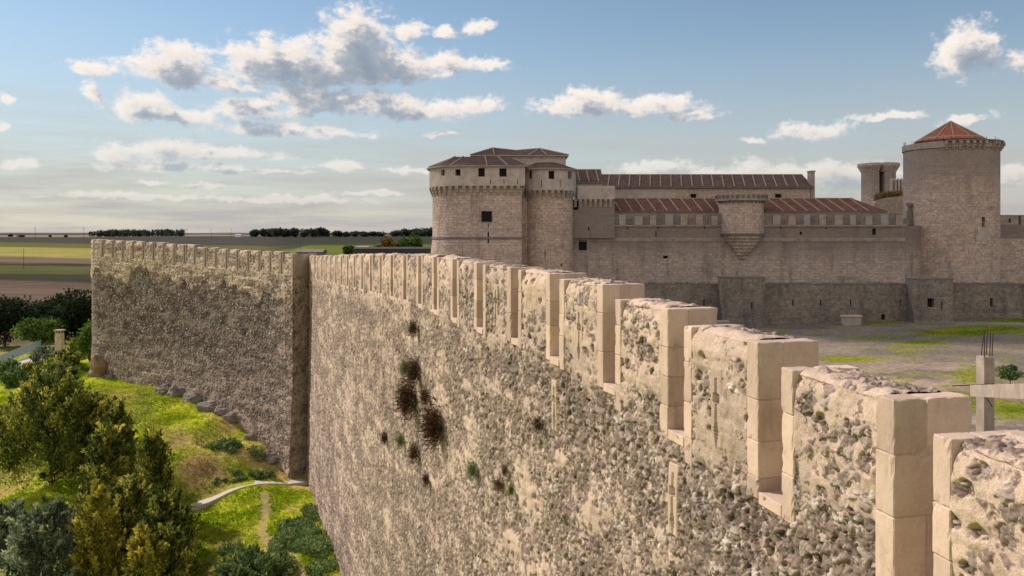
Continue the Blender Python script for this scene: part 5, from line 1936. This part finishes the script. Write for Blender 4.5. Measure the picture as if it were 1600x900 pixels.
# far tree lines on the horizon: individuals, copied from four crowns
FG = 'distant trees on the horizon'
protos = []
FT = [(398, 359, 13), (412, 358, 12), (423, 357, 15), (434, 356, 18), (447, 358, 13), (460, 357, 17), (475, 358, 14), (489, 357, 15), (503, 356, 19), (529, 361, 16), (541, 362, 12), (556, 361, 16),
      (569, 362, 14), (583, 362, 17), (595, 362, 12), (619, 360, 18), (632, 358, 16), (645, 359, 18), (657, 357, 20), (670, 356, 20), (684, 357, 20), (16, 366, 6), (33, 367, 9), (78, 367, 5), (103, 367, 5)]
for i, (px, top, w) in enumerate(FT):
    Y = 2350.0 + (i * 37 % 110)
    x = X(px, Y); s = Y / F
    g = gz(x, Y)
    H = max(5.0, Z(top, Y) - g); Wd = w * s * 0.66
    lab = 'dark rounded tree in the line along the horizon'
    if i < 4:
        o = leafy('distant_tree', (x, Y, g), H, Wd, 120 + i, M_FARLEAF, lab, FG, 900, 5.0, 0.05)
        protos.append((o, H, Wd))
    else:
        p, h0, w0 = protos[i % 4]
        o = copy_tree(p); o.location = (x, Y, g); o.scale = (Wd / w0, Wd / w0, H / h0); o.rotation_euler.z = i * 1.3
rs = np.random.default_rng(5)
Vs, Qs, Ts = [], [], []
off = 0
for i in range(80):
    px = 141 + 145 * rs.random(); Y = 2450 + rs.random() * 160
    x = X(px, Y); g = gz(x, Y); H = 15 + rs.random() * 7
    n = 70
    P = np.stack([x + rs.normal(size=n) * 3.0, Y + rs.normal(size=n) * 3, g + H * (0.1 + 0.85 * rs.random(n))], 1)
    V, Q, tn = leaves(P, rs.normal(size=(n, 3)) + np.array([0, 0, .4]), 4 + 3 * rs.random(n), 2.5 + 2 * rs.random(n), np.clip(0.4 + rs.normal(size=n) * 0.2, 0, 1), rs)
    Vs.append(V); Qs.append(Q + off); Ts.append(tn); off += len(V)
o = link('pine_wood', np_mesh('pine_wood', np.concatenate(Vs), np.concatenate(Qs), dict(tone=np.concatenate(Ts)), smooth=False), M_FARLEAF)
tag(o, 'dark pine wood on the horizon above the far wall end', 'wood', kind='stuff')


def outside(x, y, m=0.25):
    a = x < wall_x_at(y) - m
    y2 = np.interp(-x, -P2[:75, 0], P2[:75, 1])
    b = np.where(x > -48.5, y < y2 - m, (x < -49.5) | (y < 96))
    return np.where(y > 74.5, b & (x < -19.9), a)


def build_grass():
    rs = np.random.default_rng(77)
    n = 150000
    y = 46 + 66 * rs.random(n) ** 1.25
    x = -y * (0.66 * rs.random(n)) + wall_x_at(np.minimum(y, 79)) * 0 - 0.0
    ok = outside(x, y) & (seg_dist(x, y, PATH) > 0.75) & (x < -8) & (seg_dist(x, y, TRACK) > 0.35)
    x, y = x[ok], y[ok]
    n2 = fbm(x / 2.0, y / 2.0, 4, 31); nn = fbm(x / 6, y / 6, 4, 21)
    keep = rs.random(len(x)) < (0.30 + 0.75 * sstep(0.62, 0.46, n2 * 0.6 + nn * 0.4))
    x, y, n2, nn = x[keep], y[keep], n2[keep], nn[keep]
    z = CZ + ground_h(x, y)
    k = 3
    x, y, z, n2, nn = [np.repeat(a, k) for a in (x, y, z, n2, nn)]
    n = len(x)
    P = np.stack([x + rs.normal(size=n) * 0.07, y + rs.normal(size=n) * 0.07, z - 0.02], 1)
    D = np.stack([rs.normal(size=n) * 0.6, rs.normal(size=n) * 0.6, np.ones(n)], 1)
    tone = np.clip(0.22 + sstep(0.36, 0.62, n2) * 0.40 + sstep(0.54, 0.70, nn) * 0.40 + rs.normal(size=n) * 0.13, 0, 1)
    V, Q, tn = leaves(P, D, 0.10 + 0.16 * rs.random(n), 0.05 + 0.05 * rs.random(n), tone, rs)
    o = link('grass', np_mesh('grass', V, Q, dict(tone=tn), smooth=False), M_GRASS)
    tag(o, 'short yellow-green grass on the slope outside the walls', 'grass', kind='stuff')


build_grass()


def build_yard_grass():
    rs = np.random.default_rng(78)
    n = 160000
    i = rs.integers(YX.size, size=n)
    x = YX.ravel()[i] + (rs.random(n) - .5) * 0.7; y = YY.ravel()[i] + (rs.random(n) - .5) * 0.7
    ok = (YG.ravel()[i] > 0.35) & (x > wall_x_at(y) + 2) & (y < 99)
    x, y = x[ok], y[ok]
    z = CZ + yard_h(x, y); n = len(x)
    P = np.stack([x, y, z - 0.01], 1)
    D = np.stack([rs.normal(size=n) * 0.6, rs.normal(size=n) * 0.6, np.ones(n)], 1)
    V, Q, tn = leaves(P, D, 0.08 + 0.10 * rs.random(n), 0.05 + 0.05 * rs.random(n), np.clip(0.38 + rs.normal(size=n) * 0.16, 0, 1), rs)
    o = link('grass', np_mesh('grass', V, Q, dict(tone=tn), smooth=False), M_GRASS)
    tag(o, 'bright green grass patches on the gravel courtyard', 'grass', kind='stuff')


build_yard_grass()


def build_cover():
    """leafy ground cover hugging the foot of the wall"""
    rs = np.random.default_rng(79)
    P_, T_ = [], []
    for (cx, cy, rx, ry, n, hh) in ((-15.6, 61.0, 2.2, 5.6, 6500, 0.42), (-17.0, 66.5, 1.5, 3.6, 3000, 0.38), (-13.2, 56.0, 1.3, 4.0, 2600, 0.42), (-26.6, 78.6, 3.4, 1.3, 3400, 0.5), (-22.6, 75.4, 1.5, 1.0, 2200, 0.6),
                                    (-24.2, 74.8, 2.0, 0.9, 1600, 0.35), (-25.6, 73.9, 2.6, 0.7, 1500, 0.25), (-34, 77, 1.8, 1.2, 300, 0.2), (-45.5, 80.5, 1.5, 1.4, 700, 0.35), (-21, 62, 0.9, 0.8, 500, .3), (-52, 101.5, .8, .7, 300, .5)):
        a = rs.random(n) * 2 * np.pi; r = np.sqrt(rs.random(n))
        x = cx + rx * r * np.cos(a); y = cy + ry * r * np.sin(a)
        nn = fbm(x / 0.9, y / 0.9, 3, 88)
        ok = outside(x, y, 0.15) & (nn > 0.33 + 0.25 * r * r) & (seg_dist(x, y, PATH) > 0.7)
        x, y, nn = x[ok], y[ok], nn[ok]
        z = CZ + ground_h(x, y) + hh * rs.random(len(x)) * (0.4 + 0.7 * sstep(0.35, 0.7, nn))
        P_.append(np.stack([x, y, z], 1)); T_.append(np.clip(0.45 + (nn - 0.5) * 1.2 + rs.normal(size=len(x)) * 0.2, 0, 1))
    P = np.concatenate(P_); T = np.concatenate(T_); n = len(P)
    D = rs.normal(size=(n, 3)) * 0.8 + np.array([0, 0, 0.8])
    V, Q, tn = leaves(P, D, 0.14 + 0.16 * rs.random(n), 0.09 + 0.08 * rs.random(n), T, rs)
    o = link('ground_cover', np_mesh('ground_cover', V, Q, dict(tone=tn), smooth=False), M_IVY)
    tag(o, 'dark green leafy ground cover along the foot of the wall', 'ground cover', kind='stuff')


build_cover()


def tuft(name, c, nrm, r, n, mat, label, group, seed, droop=0.2, leaf=0.3, cat='plant'):
    rs = np.random.default_rng(seed)
    nrm = np.array(nrm, float)
    d = rs.normal(size=(n, 3)); d /= np.linalg.norm(d, axis=1, keepdims=True)
    d = d * 0.8 + nrm * 0.8 + np.array([0, 0, 0.5 - droop])
    P = np.array(c) + rs.normal(size=(n, 3)) * r * 0.30 * np.array([0.9, 0.9, 1.8]) + d * r * 0.3 * rs.random((n, 1)) + nrm * r * 0.25
    V, Q, tn = leaves(P, d, r * leaf * (0.7 + 0.8 * rs.random(n)), r * leaf * 0.13 * (0.7 + 0.6 * rs.random(n)), np.clip(0.45 + rs.normal(size=n) * 0.25, 0, 1), rs)
    o = link(name, np_mesh(name, V, Q, dict(tone=tn), smooth=False), mat, None, tuple(c))
    tag(o, label, cat, group)
    return o


def face_pt(px, py):
    f = wx - wy * (px - 800) / F
    i = int(np.argmax(np.diff(np.sign(f)) != 0))
    Y = float(wy[i]); return (float(wx[i]), Y, Z(py, Y))


WG = 'plants rooted in the wall face'
for i, (px, py, r, mat, lab) in enumerate((
        (638, 577, 0.42, M_IVY, 'green tuft at the upper left of the dry brown bushes on the wall'),
        (655, 580, 0.62, M_BROWN, 'reddish brown dry bush, uppermost of the clump on the wall'),
        (648, 622, 0.85, M_BROWN, 'large hanging brown bush in the middle of the clump on the wall'),
        (690, 665, 0.85, M_BROWN, 'spiky dark brown bush right of the clump on the wall'),
        (671, 620, 0.42, M_BROWN, 'small brown tuft between the two large brown bushes'),
        (606, 683, 0.42, M_BROWN, 'small dark brown tuft left of the large bushes'),
        (632, 688, 0.40, M_IVY, 'small grey-green tuft below the large brown bush'),
        (654, 707, 0.48, M_BROWN, 'brown-green tuft below the spiky bush'),
        (672, 748, 0.34, M_BROWN, 'lowest brown tuft under the large bushes'),
        (746, 735, 0.34, M_IVY, 'dark green tuft alone in the middle of the wall'),
        (786, 757, 0.26, M_BROWN, 'reddish tuft left of the bright green tuft'),
        (805, 767, 0.22, M_GREENLEAF, 'bright green little tuft on the lower wall'),
        (794, 735, 0.20, M_BROWN, 'thin brown tuft above the bright green one'),
        (848, 662, 0.26, M_BROWN, 'olive-brown tuft under the lower arrow slit'),
        (652, 512, 0.42, M_BROWN, 'dark dry tuft high on the wall under the merlons'))):
    p = face_pt(px, py)
    x, y, dx, dy = [float(v[0]) for v in frame1(np.array([s_of_k((p[1] - 11.6) / 2.85)]))]
    r *= 0.72
    tuft('wall_plant', (p[0] - 0.03, p[1], p[2]), (-dy, dx, 0), r, int(420 + 1500 * r), mat, lab, WG, 300 + i, droop=0.5 if mat == M_BROWN else 0.1, leaf=0.42)
tuft('wall_plant', (X(362, 81.3), 81.0, Z(463, 81.3)), (-0.6, -0.8, 0), 0.55, 240, M_ORANGE, 'yellow flowering tuft on the grey far wall section', WG, 340)


def rock(name, c, r, seed, mat, label, group, squash=(1, 1, 0.8)):
    rs = np.random.default_rng(seed)
    nu, nv = 40, 24
    th = np.linspace(0, 2 * np.pi, nu, endpoint=False); ph = np.linspace(0, np.pi, nv)
    PH, TH_ = np.meshgrid(ph, th, indexing='ij')
    x, y, z = np.sin(PH) * np.cos(TH_), np.sin(PH) * np.sin(TH_), np.cos(PH)
    # facets: clip the ball by random planes, then roughen
    rad = np.ones_like(x)
    for i in range(14):
        d = rs.normal(size=3); d /= np.linalg.norm(d)
        dd = 0.62 + 0.3 * rs.random()
        dot = x * d[0] + y * d[1] + z * d[2]
        rad = np.minimum(rad, np.where(dot > 0.05, dd / np.maximum(dot, 0.05), 9))
    rad = rad + (fbm(x * 2.3 + 5 + seed, y * 2.3 + z * 2.9, 4, seed) - 0.5) * 0.35
    V = np.stack([x * rad * r * squash[0], y * rad * r * squash[1], z * rad * r * squash[2]], -1).reshape(-1, 3) + np.array(c)
    Q = []
    for i in range(nv - 1):
        for j in range(nu):
            k = (j + 1) % nu
            Q.append((i * nu + j, (i + 1) * nu + j, (i + 1) * nu + k, i * nu + k))
    o = link(name, np_mesh(name, V, np.array(Q), smooth=False), mat, None, tuple(c))
    tag(o, label, 'rock', group)
    return o


RG = 'rocks at the foot of the far wall section'
for i, (px, py, r, mat, lab) in enumerate((
        (263, 634, 0.95, M_ROCK, 'leftmost dark rock of the row under the far wall'),
        (284, 641, 1.15, M_ROCK, 'wide flat-topped rock, second of the row under the far wall'),
        (306, 648, 1.05, M_ROCK, 'grey boulder, third of the row under the far wall'),
        (331, 656, 1.15, M_ROCK, 'bulky boulder in the middle of the row under the far wall'),
        (352, 666, 0.95, M_ROCK, 'dark upright rock right of the bulky boulder'),
        (367, 676, 0.85, M_ROCK, 'small dark rock above the green ground cover'),
        (393, 690, 0.75, M_ROCK, 'low rock half buried in the green ground cover'),
        (429, 716, 0.95, M_ROCK, 'lone grey rock between the two green patches near the corner'),
        (459, 752, 0.6, M_ROCK, 'small rock at the bottom of the shaded corner'),
        (160, 572, 1.25, M_ROCKRED, 'ochre outcrop at the foot of the rounded wall end, upper block'),
        (157, 590, 1.25, M_ROCKRED, 'ochre and grey outcrop under the rounded wall end, lower block'),
        (166, 600, 1.0, M_ROCK, 'grey rock at the lower right of the ochre outcrop'),
        (174, 598, 0.8, M_ROCK, 'small grey stone right of the ochre outcrop'))):
    t = (px - 800) / F
    # stand on the wall line where the sight line meets it
    f = P2[:, 0] - P2[:, 1] * t
    j = np.where(np.diff(np.sign(f)) != 0)[0]
    if len(j): x, y = P2[j[0]]
    else: x, y = X(px, 97.0), 97.0
    q = 0.55 * r
    zz = max(gz(x - 0.5, y - 0.6), Z(py + 6, y)) if i < 9 else Z(py, y)
    rock('rock', (x - 0.5 * q, y - 0.9 * q, zz + 0.1 * r), r, 500 + i, mat, lab, RG, (1.15, 0.8, 0.95) if i < 9 else (0.8, 0.8, 1.25))

# concrete path at the foot of the corner


def strip(name, pts, half, lift, mat, thick=0.35):
    b = MB()
    pts = [Vector((p[0], p[1], 0)) for p in pts]
    fine = []
    for a, c in zip(pts[:-1], pts[1:]):
        n = max(2, int((c - a).length / 0.5))
        fine += [a + (c - a) * i / n for i in range(n)]
    fine.append(pts[-1])
    L_, R_ = [], []
    for i, p in enumerate(fine):
        d = (fine[min(i + 2, len(fine) - 1)] - fine[max(i - 2, 0)]).normalized()
        s = Vector((-d.y, d.x, 0))
        l, r = p + s * half, p - s * half
        z = max(gz(p.x, p.y), 0.5 * (gz(l.x, l.y) + gz(r.x, r.y))) + lift
        L_.append(Vector((l.x, l.y, z))); R_.append(Vector((r.x, r.y, z)))
    # even out the level along the strip
    for arr in (L_, R_):
        zs = [v.z for v in arr]
        for i, v in enumerate(arr):
            w = zs[max(0, i - 3):i + 4]; v.z = sum(w) / len(w)
    dn = Vector((0, 0, -thick))
    for i in range(len(fine) - 1):
        b.face([R_[i], R_[i + 1], L_[i + 1], L_[i]])
        b.face([L_[i], L_[i + 1], L_[i + 1] + dn, L_[i] + dn]); b.face([R_[i + 1], R_[i], R_[i] + dn, R_[i + 1] + dn])
    o = b.build(name, mat)
    tag(o, kind='structure')


strip('path', PATH, 0.60, 0.06, M_PATH)
strip('driveway', [(-90, 146), (-93.5, 158), (-97.0, 170), (-99.5, 180)], 2.6, 0.15, M_PATH, 0.6)

# metal fence beside the driveway
fr = empty('metal_fence', (-98.5, 165, gz(-98.5, 165)), 'pale blue-grey metal slat fence beside the driveway at the left edge', 'fence')
b, bp = MB(), MB()
fa, fb = Vector((-95.5, 146, 0)), Vector((-102.5, 181, 0))
fd = (fb - fa).normalized(); fl = (fb - fa).length; fn = Vector((-fd.y, fd.x, 0))
zf = lambda s: CZ - 25.2 + 0.3 * s / fl
i = 0
while i * 0.28 < fl:
    s = i * 0.28; z = zf(s)
    b.obox(fa + Vector((0, 0, z)), fd, fn, s, s + 0.2, -0.02, 0.02, 0.1, 1.75); i += 1
b.build('slat_panel', M_METAL, fr)
for i in range(15):
    s = fl * i / 14; z = zf(s)
    bp = MB(); bp.obox(fa + Vector((0, 0, z)), fd, fn, s - 0.05, s + 0.05, 0.025, 0.12, -0.8, 1.85); bp.build('post', M_METAL, fr)
for i, (px, py, top, lab) in enumerate(((20, 580, 556, 'thin black post at the near end of the driveway'), (58, 570, 547, 'thin black post at the far end of the driveway'))):
    p = ground_pt(px, py)
    r = empty('lamp_post', p, lab, 'post')
    b = MB(); b.tube((p[0], p[1], p[2] - 0.3), (p[0], p[1], Z(top, p[1])), 0.06, 0.05, 8); b.build('post', M_IRON, r)
    b = MB(); b.tube((p[0], p[1], Z(top, p[1])), (p[0], p[1], Z(top, p[1]) + 0.18), 0.09, 0.06, 8); b.build('lamp_head', M_IRON, r)

# stone chimney standing among the shrubs
Yq = 142.0
cx = X(93, Yq)
r = empty('stone_chimney', (cx, Yq, gz(cx, Yq)), 'square stone chimney with a flat cap among the shrubs at the left', 'chimney')
b = MB(); b.box(cx - 0.55, cx + 0.55, Yq - 0.5, Yq + 0.5, gz(cx, Yq) - 1, Z(521, Yq)); b.build('stack', M_PALACE, r)
b = MB()
for sx in (-0.5, 0.36):
    for sy in (-0.46, 0.32): b.box(cx + sx, cx + sx + 0.14, Yq + sy, Yq + sy + 0.14, Z(521, Yq) + 0.002, Z(517, Yq))
b.build('cap_pillars', M_TRIM, r)
b = MB(); b.box(cx - 0.72, cx + 0.72, Yq - 0.66, Yq + 0.66, Z(517, Yq) + 0.002, Z(515, Yq)); b.build('cap', M_CONC, r)
b = MB(); b.box(cx - 0.75, cx + 0.75, Yq - 0.7, Yq + 0.7, gz(cx, Yq) - 1, Z(549, Yq)); b.build('plinth', M_TRIM, r)

# utility poles in the fields
UG = 'utility poles crossing the fields'


def pole(px, ybase, ytop, Y, label, arm=True, w=1.0):
    x = X(px, Y)
    z0 = min(gz(x, Y), Z(ybase, Y)); z1 = Z(ytop, Y)
    s = Y / F
    r = empty('utility_pole', (x, Y, z0), label, 'pole', UG)
    b = MB(); b.tube((x, Y, z0 - 1), (x, Y, z1), 0.42 * s * w, 0.28 * s * w, 8); b.build('shaft', M_POLE, r)
    if arm:
        b = MB(); b.box(x - 2.0 * s * w, x + 2.0 * s * w, Y - 0.12 * s - 0.3 * s, Y - 0.3 * s, z1 - 1.5 * s * w, z1 - 1.0 * s * w); b.build('crossarm', M_POLE, r)
        b = MB()
        for q in (-1.7, 0, 1.7): b.tube((x + q * s * w, Y - 0.36 * s, z1 - 1.0 * s * w + 0.002), (x + q * s * w, Y - 0.36 * s, z1 - 0.3 * s * w), 0.2 * s * w, 0.12 * s * w, 6)
        b.build('insulators', M_POLE, r)


pole(37, 426, 388, 585, 'single bare pole standing in the dark green field, nearest of the poles', False, 0.9)
pole(469, 399, 377, 300, 'pole rising behind the wall corner', True, 0.8)
for px, lab in ((55, 'leftmost far pole on the skyline'), (131, 'far pole just left of the pine wood'), (193, 'far pole in front of the pine wood, left one'), (247, 'far pole in front of the pine wood, right one'),
                (293, 'far pole right of the pine wood'), (330, 'far pole midway between the wood and the tree line'), (361, 'far pole beside the white barn'), (415, 'far pole before the tree line')):
    pole(px, 374, 355.5 if px < 140 else 357.5, 1850, lab, True, 0.75 if px < 140 else 0.55)

# buildings beyond the wall


def far_building(name, px0, px1, ytop, Y, depth, wallm, roofm, label, roof_h=0.35, cat='building', eave=1.0):
    x0, x1 = X(px0, Y), X(px1, Y)
    g = min(gz(x0, Y), gz(x1, Y)) - 1
    zt = Z(ytop, Y); s = Y / F
    r = empty(name, ((x0 + x1) / 2, Y, g + 1), label, cat)
    ze = zt - roof_h
    poly = [(x0, Y), (x1, Y), (x1, Y + depth), (x0, Y + depth)]
    b = MB(); b.prism(poly, g, ze)
    w = b.build('wall', wallm, r, weld=True)
    b = MB()
    e = 0.3
    A = [(x0 - e, Y - e, ze), (x1 + e, Y - e, ze), (x1 + e, Y + depth + e, ze), (x0 - e, Y + depth + e, ze)]
    m0, m1 = (x0 - e, Y + depth / 2, zt), (x1 + e, Y + depth / 2, zt)
    for q in ([A[0], A[1], m1, m0], [A[2], A[3], m0, m1], [A[1], A[2], m1], [A[3], A[0], m0], A[::-1]): b.face(q)
    b.build('roof', roofm, r)
    return r, w, poly


far_building('long_shed', 553, 681, 386, 440, 9, M_SLATE, M_SLATE, 'long low dark shed behind the wall, left of the keep', 0.9)
far_building('small_house', 556, 574, 384.5, 450, 8, M_TRIM, M_CONC, 'small grey roofed house above the left end of the long dark shed', 1.2)
r, w, poly = far_building('low_house', 462, 503, 389.5, 300, 8, M_DARKSTONE, M_TRIMDARK, 'low house with a grey roof behind the wall corner', 1.0)
op = Openings(w, poly); op.add(478, 483, 396, 401, 'window', 0.4); op.finish()
far_building('white_barn', 367, 376, 366.3, 2250, 14, M_WHITE, M_WHITE, 'tiny white barn on the horizon right of the pine wood', 1.2, 'barn')

# ------------------------------------------------------------------ in the courtyard
fr = empty('concrete_frame', (13.6, 24, GY), 'unfinished concrete column and beam with rebar sticking out beside the near wall', 'concrete frame')
cy_, cxx = 24.0, 13.60
ca = R(10)
ax, ay = Vector((math.cos(ca), math.sin(ca), 0)), Vector((-math.sin(ca), math.cos(ca), 0))
co_ = Vector((cxx + 0.05, cy_, 0))
ztop = Z(556.5, cy_); zbt = Z(599.5, cy_)
b = MB(); b.obox(co_, ax, ay, -0.17, 0.17, -0.17, 0.17, GY - 0.5, ztop, 0.012)
col_ = b.build('column', M_CONC, fr)
for i, (dx, dy, lx, h) in enumerate(((-0.15, -0.15, 0.0, 0.80), (0.03, -0.14, 0.03, 0.76), (0.13, -0.10, 0.05, 0.66), (0.15, 0.15, 0.06, 0.82), (-0.02, 0.15, 0.12, 0.70))):
    p = co_ + ax * dx + ay * dy
    b = MB(); b.tube((p.x, p.y, ztop - 0.2), (p.x + lx * 0.4, p.y, ztop + h * 0.5), 0.014, 0.014, 6); b.tube((p.x + lx * 0.4, p.y, ztop + h * 0.5), (p.x + lx, p.y + 0.02, ztop + h), 0.014, 0.012, 6)
    b.build('rebar', M_RUST, col_)
p0 = Vector((13.22, 23.72, zbt - 0.16)); p1 = Vector((9.6, 14.2, Z(599.5, 24) + 1.62))
b = MB(); b.bar(p0, p1, 0.30, 0.32); bm_ = b.build('beam', M_CONC, fr)
b = MB(); b.tube(p0 + Vector((0.5, 0, 0.20)), p0 + Vector((-0.62, 0.1, 0.13)), 0.016, 0.016, 6)
b.tube(p0 + Vector((-0.1, -0.3, 0.24)), p0 + Vector((-0.45, -1.6, -0.12)), 0.012, 0.012, 6)
b.build('rebar', M_RUST, bm_)
co2 = Vector((9.75, 14.6, 0))
b = MB(); b.obox(co2, ax, ay, -0.19, 0.19, -0.19, 0.19, GY - 0.5, p1.z - 0.25, 0.012); b.build('column', M_CONC, fr)

yz = lambda x, y: CZ + float(yard_h(np.array([x]), np.array([y]))[0])
Yt = 58.3; xt = X(1577, Yt)
leafy('round_tree', (xt, Yt, yz(xt, Yt)), 1.62, 0.92, 401, M_IVY, 'small clipped round tree on a thin trunk in the courtyard', None, 3200, 0.13, 0.36, 'tree', 1.0, 14)
# stone trough and block at the foot of the barbican
Yb = 96.3
r = empty('stone_bench', (X(1333, Yb), Yb, yz(X(1333, Yb), Yb)), 'pale stone block bench with a lid slab at the foot of the dark outer wall', 'bench')
x0, x1 = X(1319, Yb), X(1346, Yb)
b = MB(); b.obox((0, 0, 0), (1, 0, 0), (0, 1, 0), x0, x1, Yb, Yb + 0.9, yz(x0, Yb) - 0.2, Z(495.5, Yb), 0.03); b.build('base', M_BLOCK, r)
b = MB(); b.obox((0, 0, 0), (1, 0, 0), (0, 1, 0), x0 - 0.12, x1 + 0.12, Yb - 0.1, Yb + 1.0, Z(495.5, Yb) + 0.002, Z(493.3, Yb), 0.02); b.build('slab', M_QUOIN, r)
Yb = 93.0
r = empty('stone_block', (X(1128, Yb), Yb, yz(X(1128, Yb), Yb)), 'low grey stone block half hidden behind a merlon', 'block')
x0, x1 = X(1116, Yb), X(1140, Yb)
b = MB(); b.obox((0, 0, 0), (1, 0, 0), (0, 1, 0), x0, x1, Yb, Yb + 1.2, yz(x0, Yb) - 0.2, Z(504, Yb), 0.03); b.build('body', M_CONC, r)
b = MB(); b.obox((0, 0, 0), (1, 0, 0), (0, 1, 0), x0 - 0.05, x1 + 0.05, Yb - 0.05, Yb + 1.25, Z(504, Yb) + 0.002, Z(502, Yb), 0.02); b.build('slab', M_BLOCK, r)

# dry grass on the broken wall by the round tower
root_, Yw_, pts_ = RUIN
rs = np.random.default_rng(9)
n = 900
px_ = 1368 + 42 * rs.random(n)
zz_ = np.interp(px_, [p[0] for p in pts_], [Z(p[1], Yw_) for p in pts_])
P = np.stack([(px_ - 800) / F * (Yw_ + 0.5), Yw_ + 1.4 * rs.random(n), zz_ - 0.05 + 0.5 * rs.random(n)], 1)
D = np.stack([rs.normal(size=n) * 0.5, rs.normal(size=n) * 0.5, np.ones(n)], 1)
V, Q, tn = leaves(P, D, 0.5 + 0.5 * rs.random(n), 0.12 + 0.08 * rs.random(n), rs.random(n), rs)
link('dry_grass', np_mesh('dry_grass', V, Q, dict(tone=tn), smooth=False), M_DRY, root_)['kind'] = 'stuff'

# ------------------------------------------------------------------ unseen cloud added out of frame to cast shade over the castle


def build_shade_cloud():
    c0 = Vector((40, 137, CZ + 2)) + SUN * 800
    p = Vector((math.cos(SUN_AZ), -math.sin(SUN_AZ), 0)) * 1.0      # across the sun's bearing
    p = Vector((-math.cos(SUN_AZ), math.sin(SUN_AZ), 0)) if p.y < 0 else p
    q = Vector((math.sin(SUN_AZ), math.cos(SUN_AZ), 0))
    rs = np.random.default_rng(3)
    nu, nv = 160, 80
    th = np.linspace(0, 2 * np.pi, nu, endpoint=False); ph = np.linspace(0, np.pi, nv)
    PH, T = np.meshgrid(ph, th, indexing='ij')
    x, y, z = np.sin(PH) * np.cos(T), np.sin(PH) * np.sin(T), np.cos(PH)
    f = 1 + 0.22 * (fbm(x * 2 + 3, y * 2 + z * 2.6, 5, 4, 0.6) - 0.5) + 0.1 * (fbm(x * 7 + 3, y * 7 + z * 8, 3, 5) - 0.5)
    zz = np.where(z < 0, z * 0.75, z)
    V = np.array(c0)[None, None] + (x * f * 50)[..., None] * np.array(p) + (y * f * 62)[..., None] * np.array(q) + (zz * f * 46)[..., None] * np.array((0, 0, 1))
    Q = []
    for i in range(nv - 1):
        for j in range(nu):
            k = (j + 1) % nu
            Q.append((i * nu + j, (i + 1) * nu + j, (i + 1) * nu + k, i * nu + k))
    m = mat_plain('shade_cloud_white', (0.85, 0.85, 0.86), (0.8, 0.8, 0.82), 0.02, bump=0)
    nt = m.node_tree; tr = nt.nodes.new('ShaderNodeBsdfTransparent'); mx = nt.nodes.new('ShaderNodeMixShader')
    mx.inputs[0].default_value = 0.36; nt.links.new(nt.nodes['Principled BSDF'].outputs[0], mx.inputs[1]); nt.links.new(tr.outputs[0], mx.inputs[2])
    nt.links.new(mx.outputs[0], nt.nodes['Material Output'].inputs['Surface'])
    o = link('shade_cloud', np_mesh('shade_cloud', V.reshape(-1, 3), np.array(Q)), m, None, tuple(c0))
    tag(o, kind='structure')


build_shade_cloud()
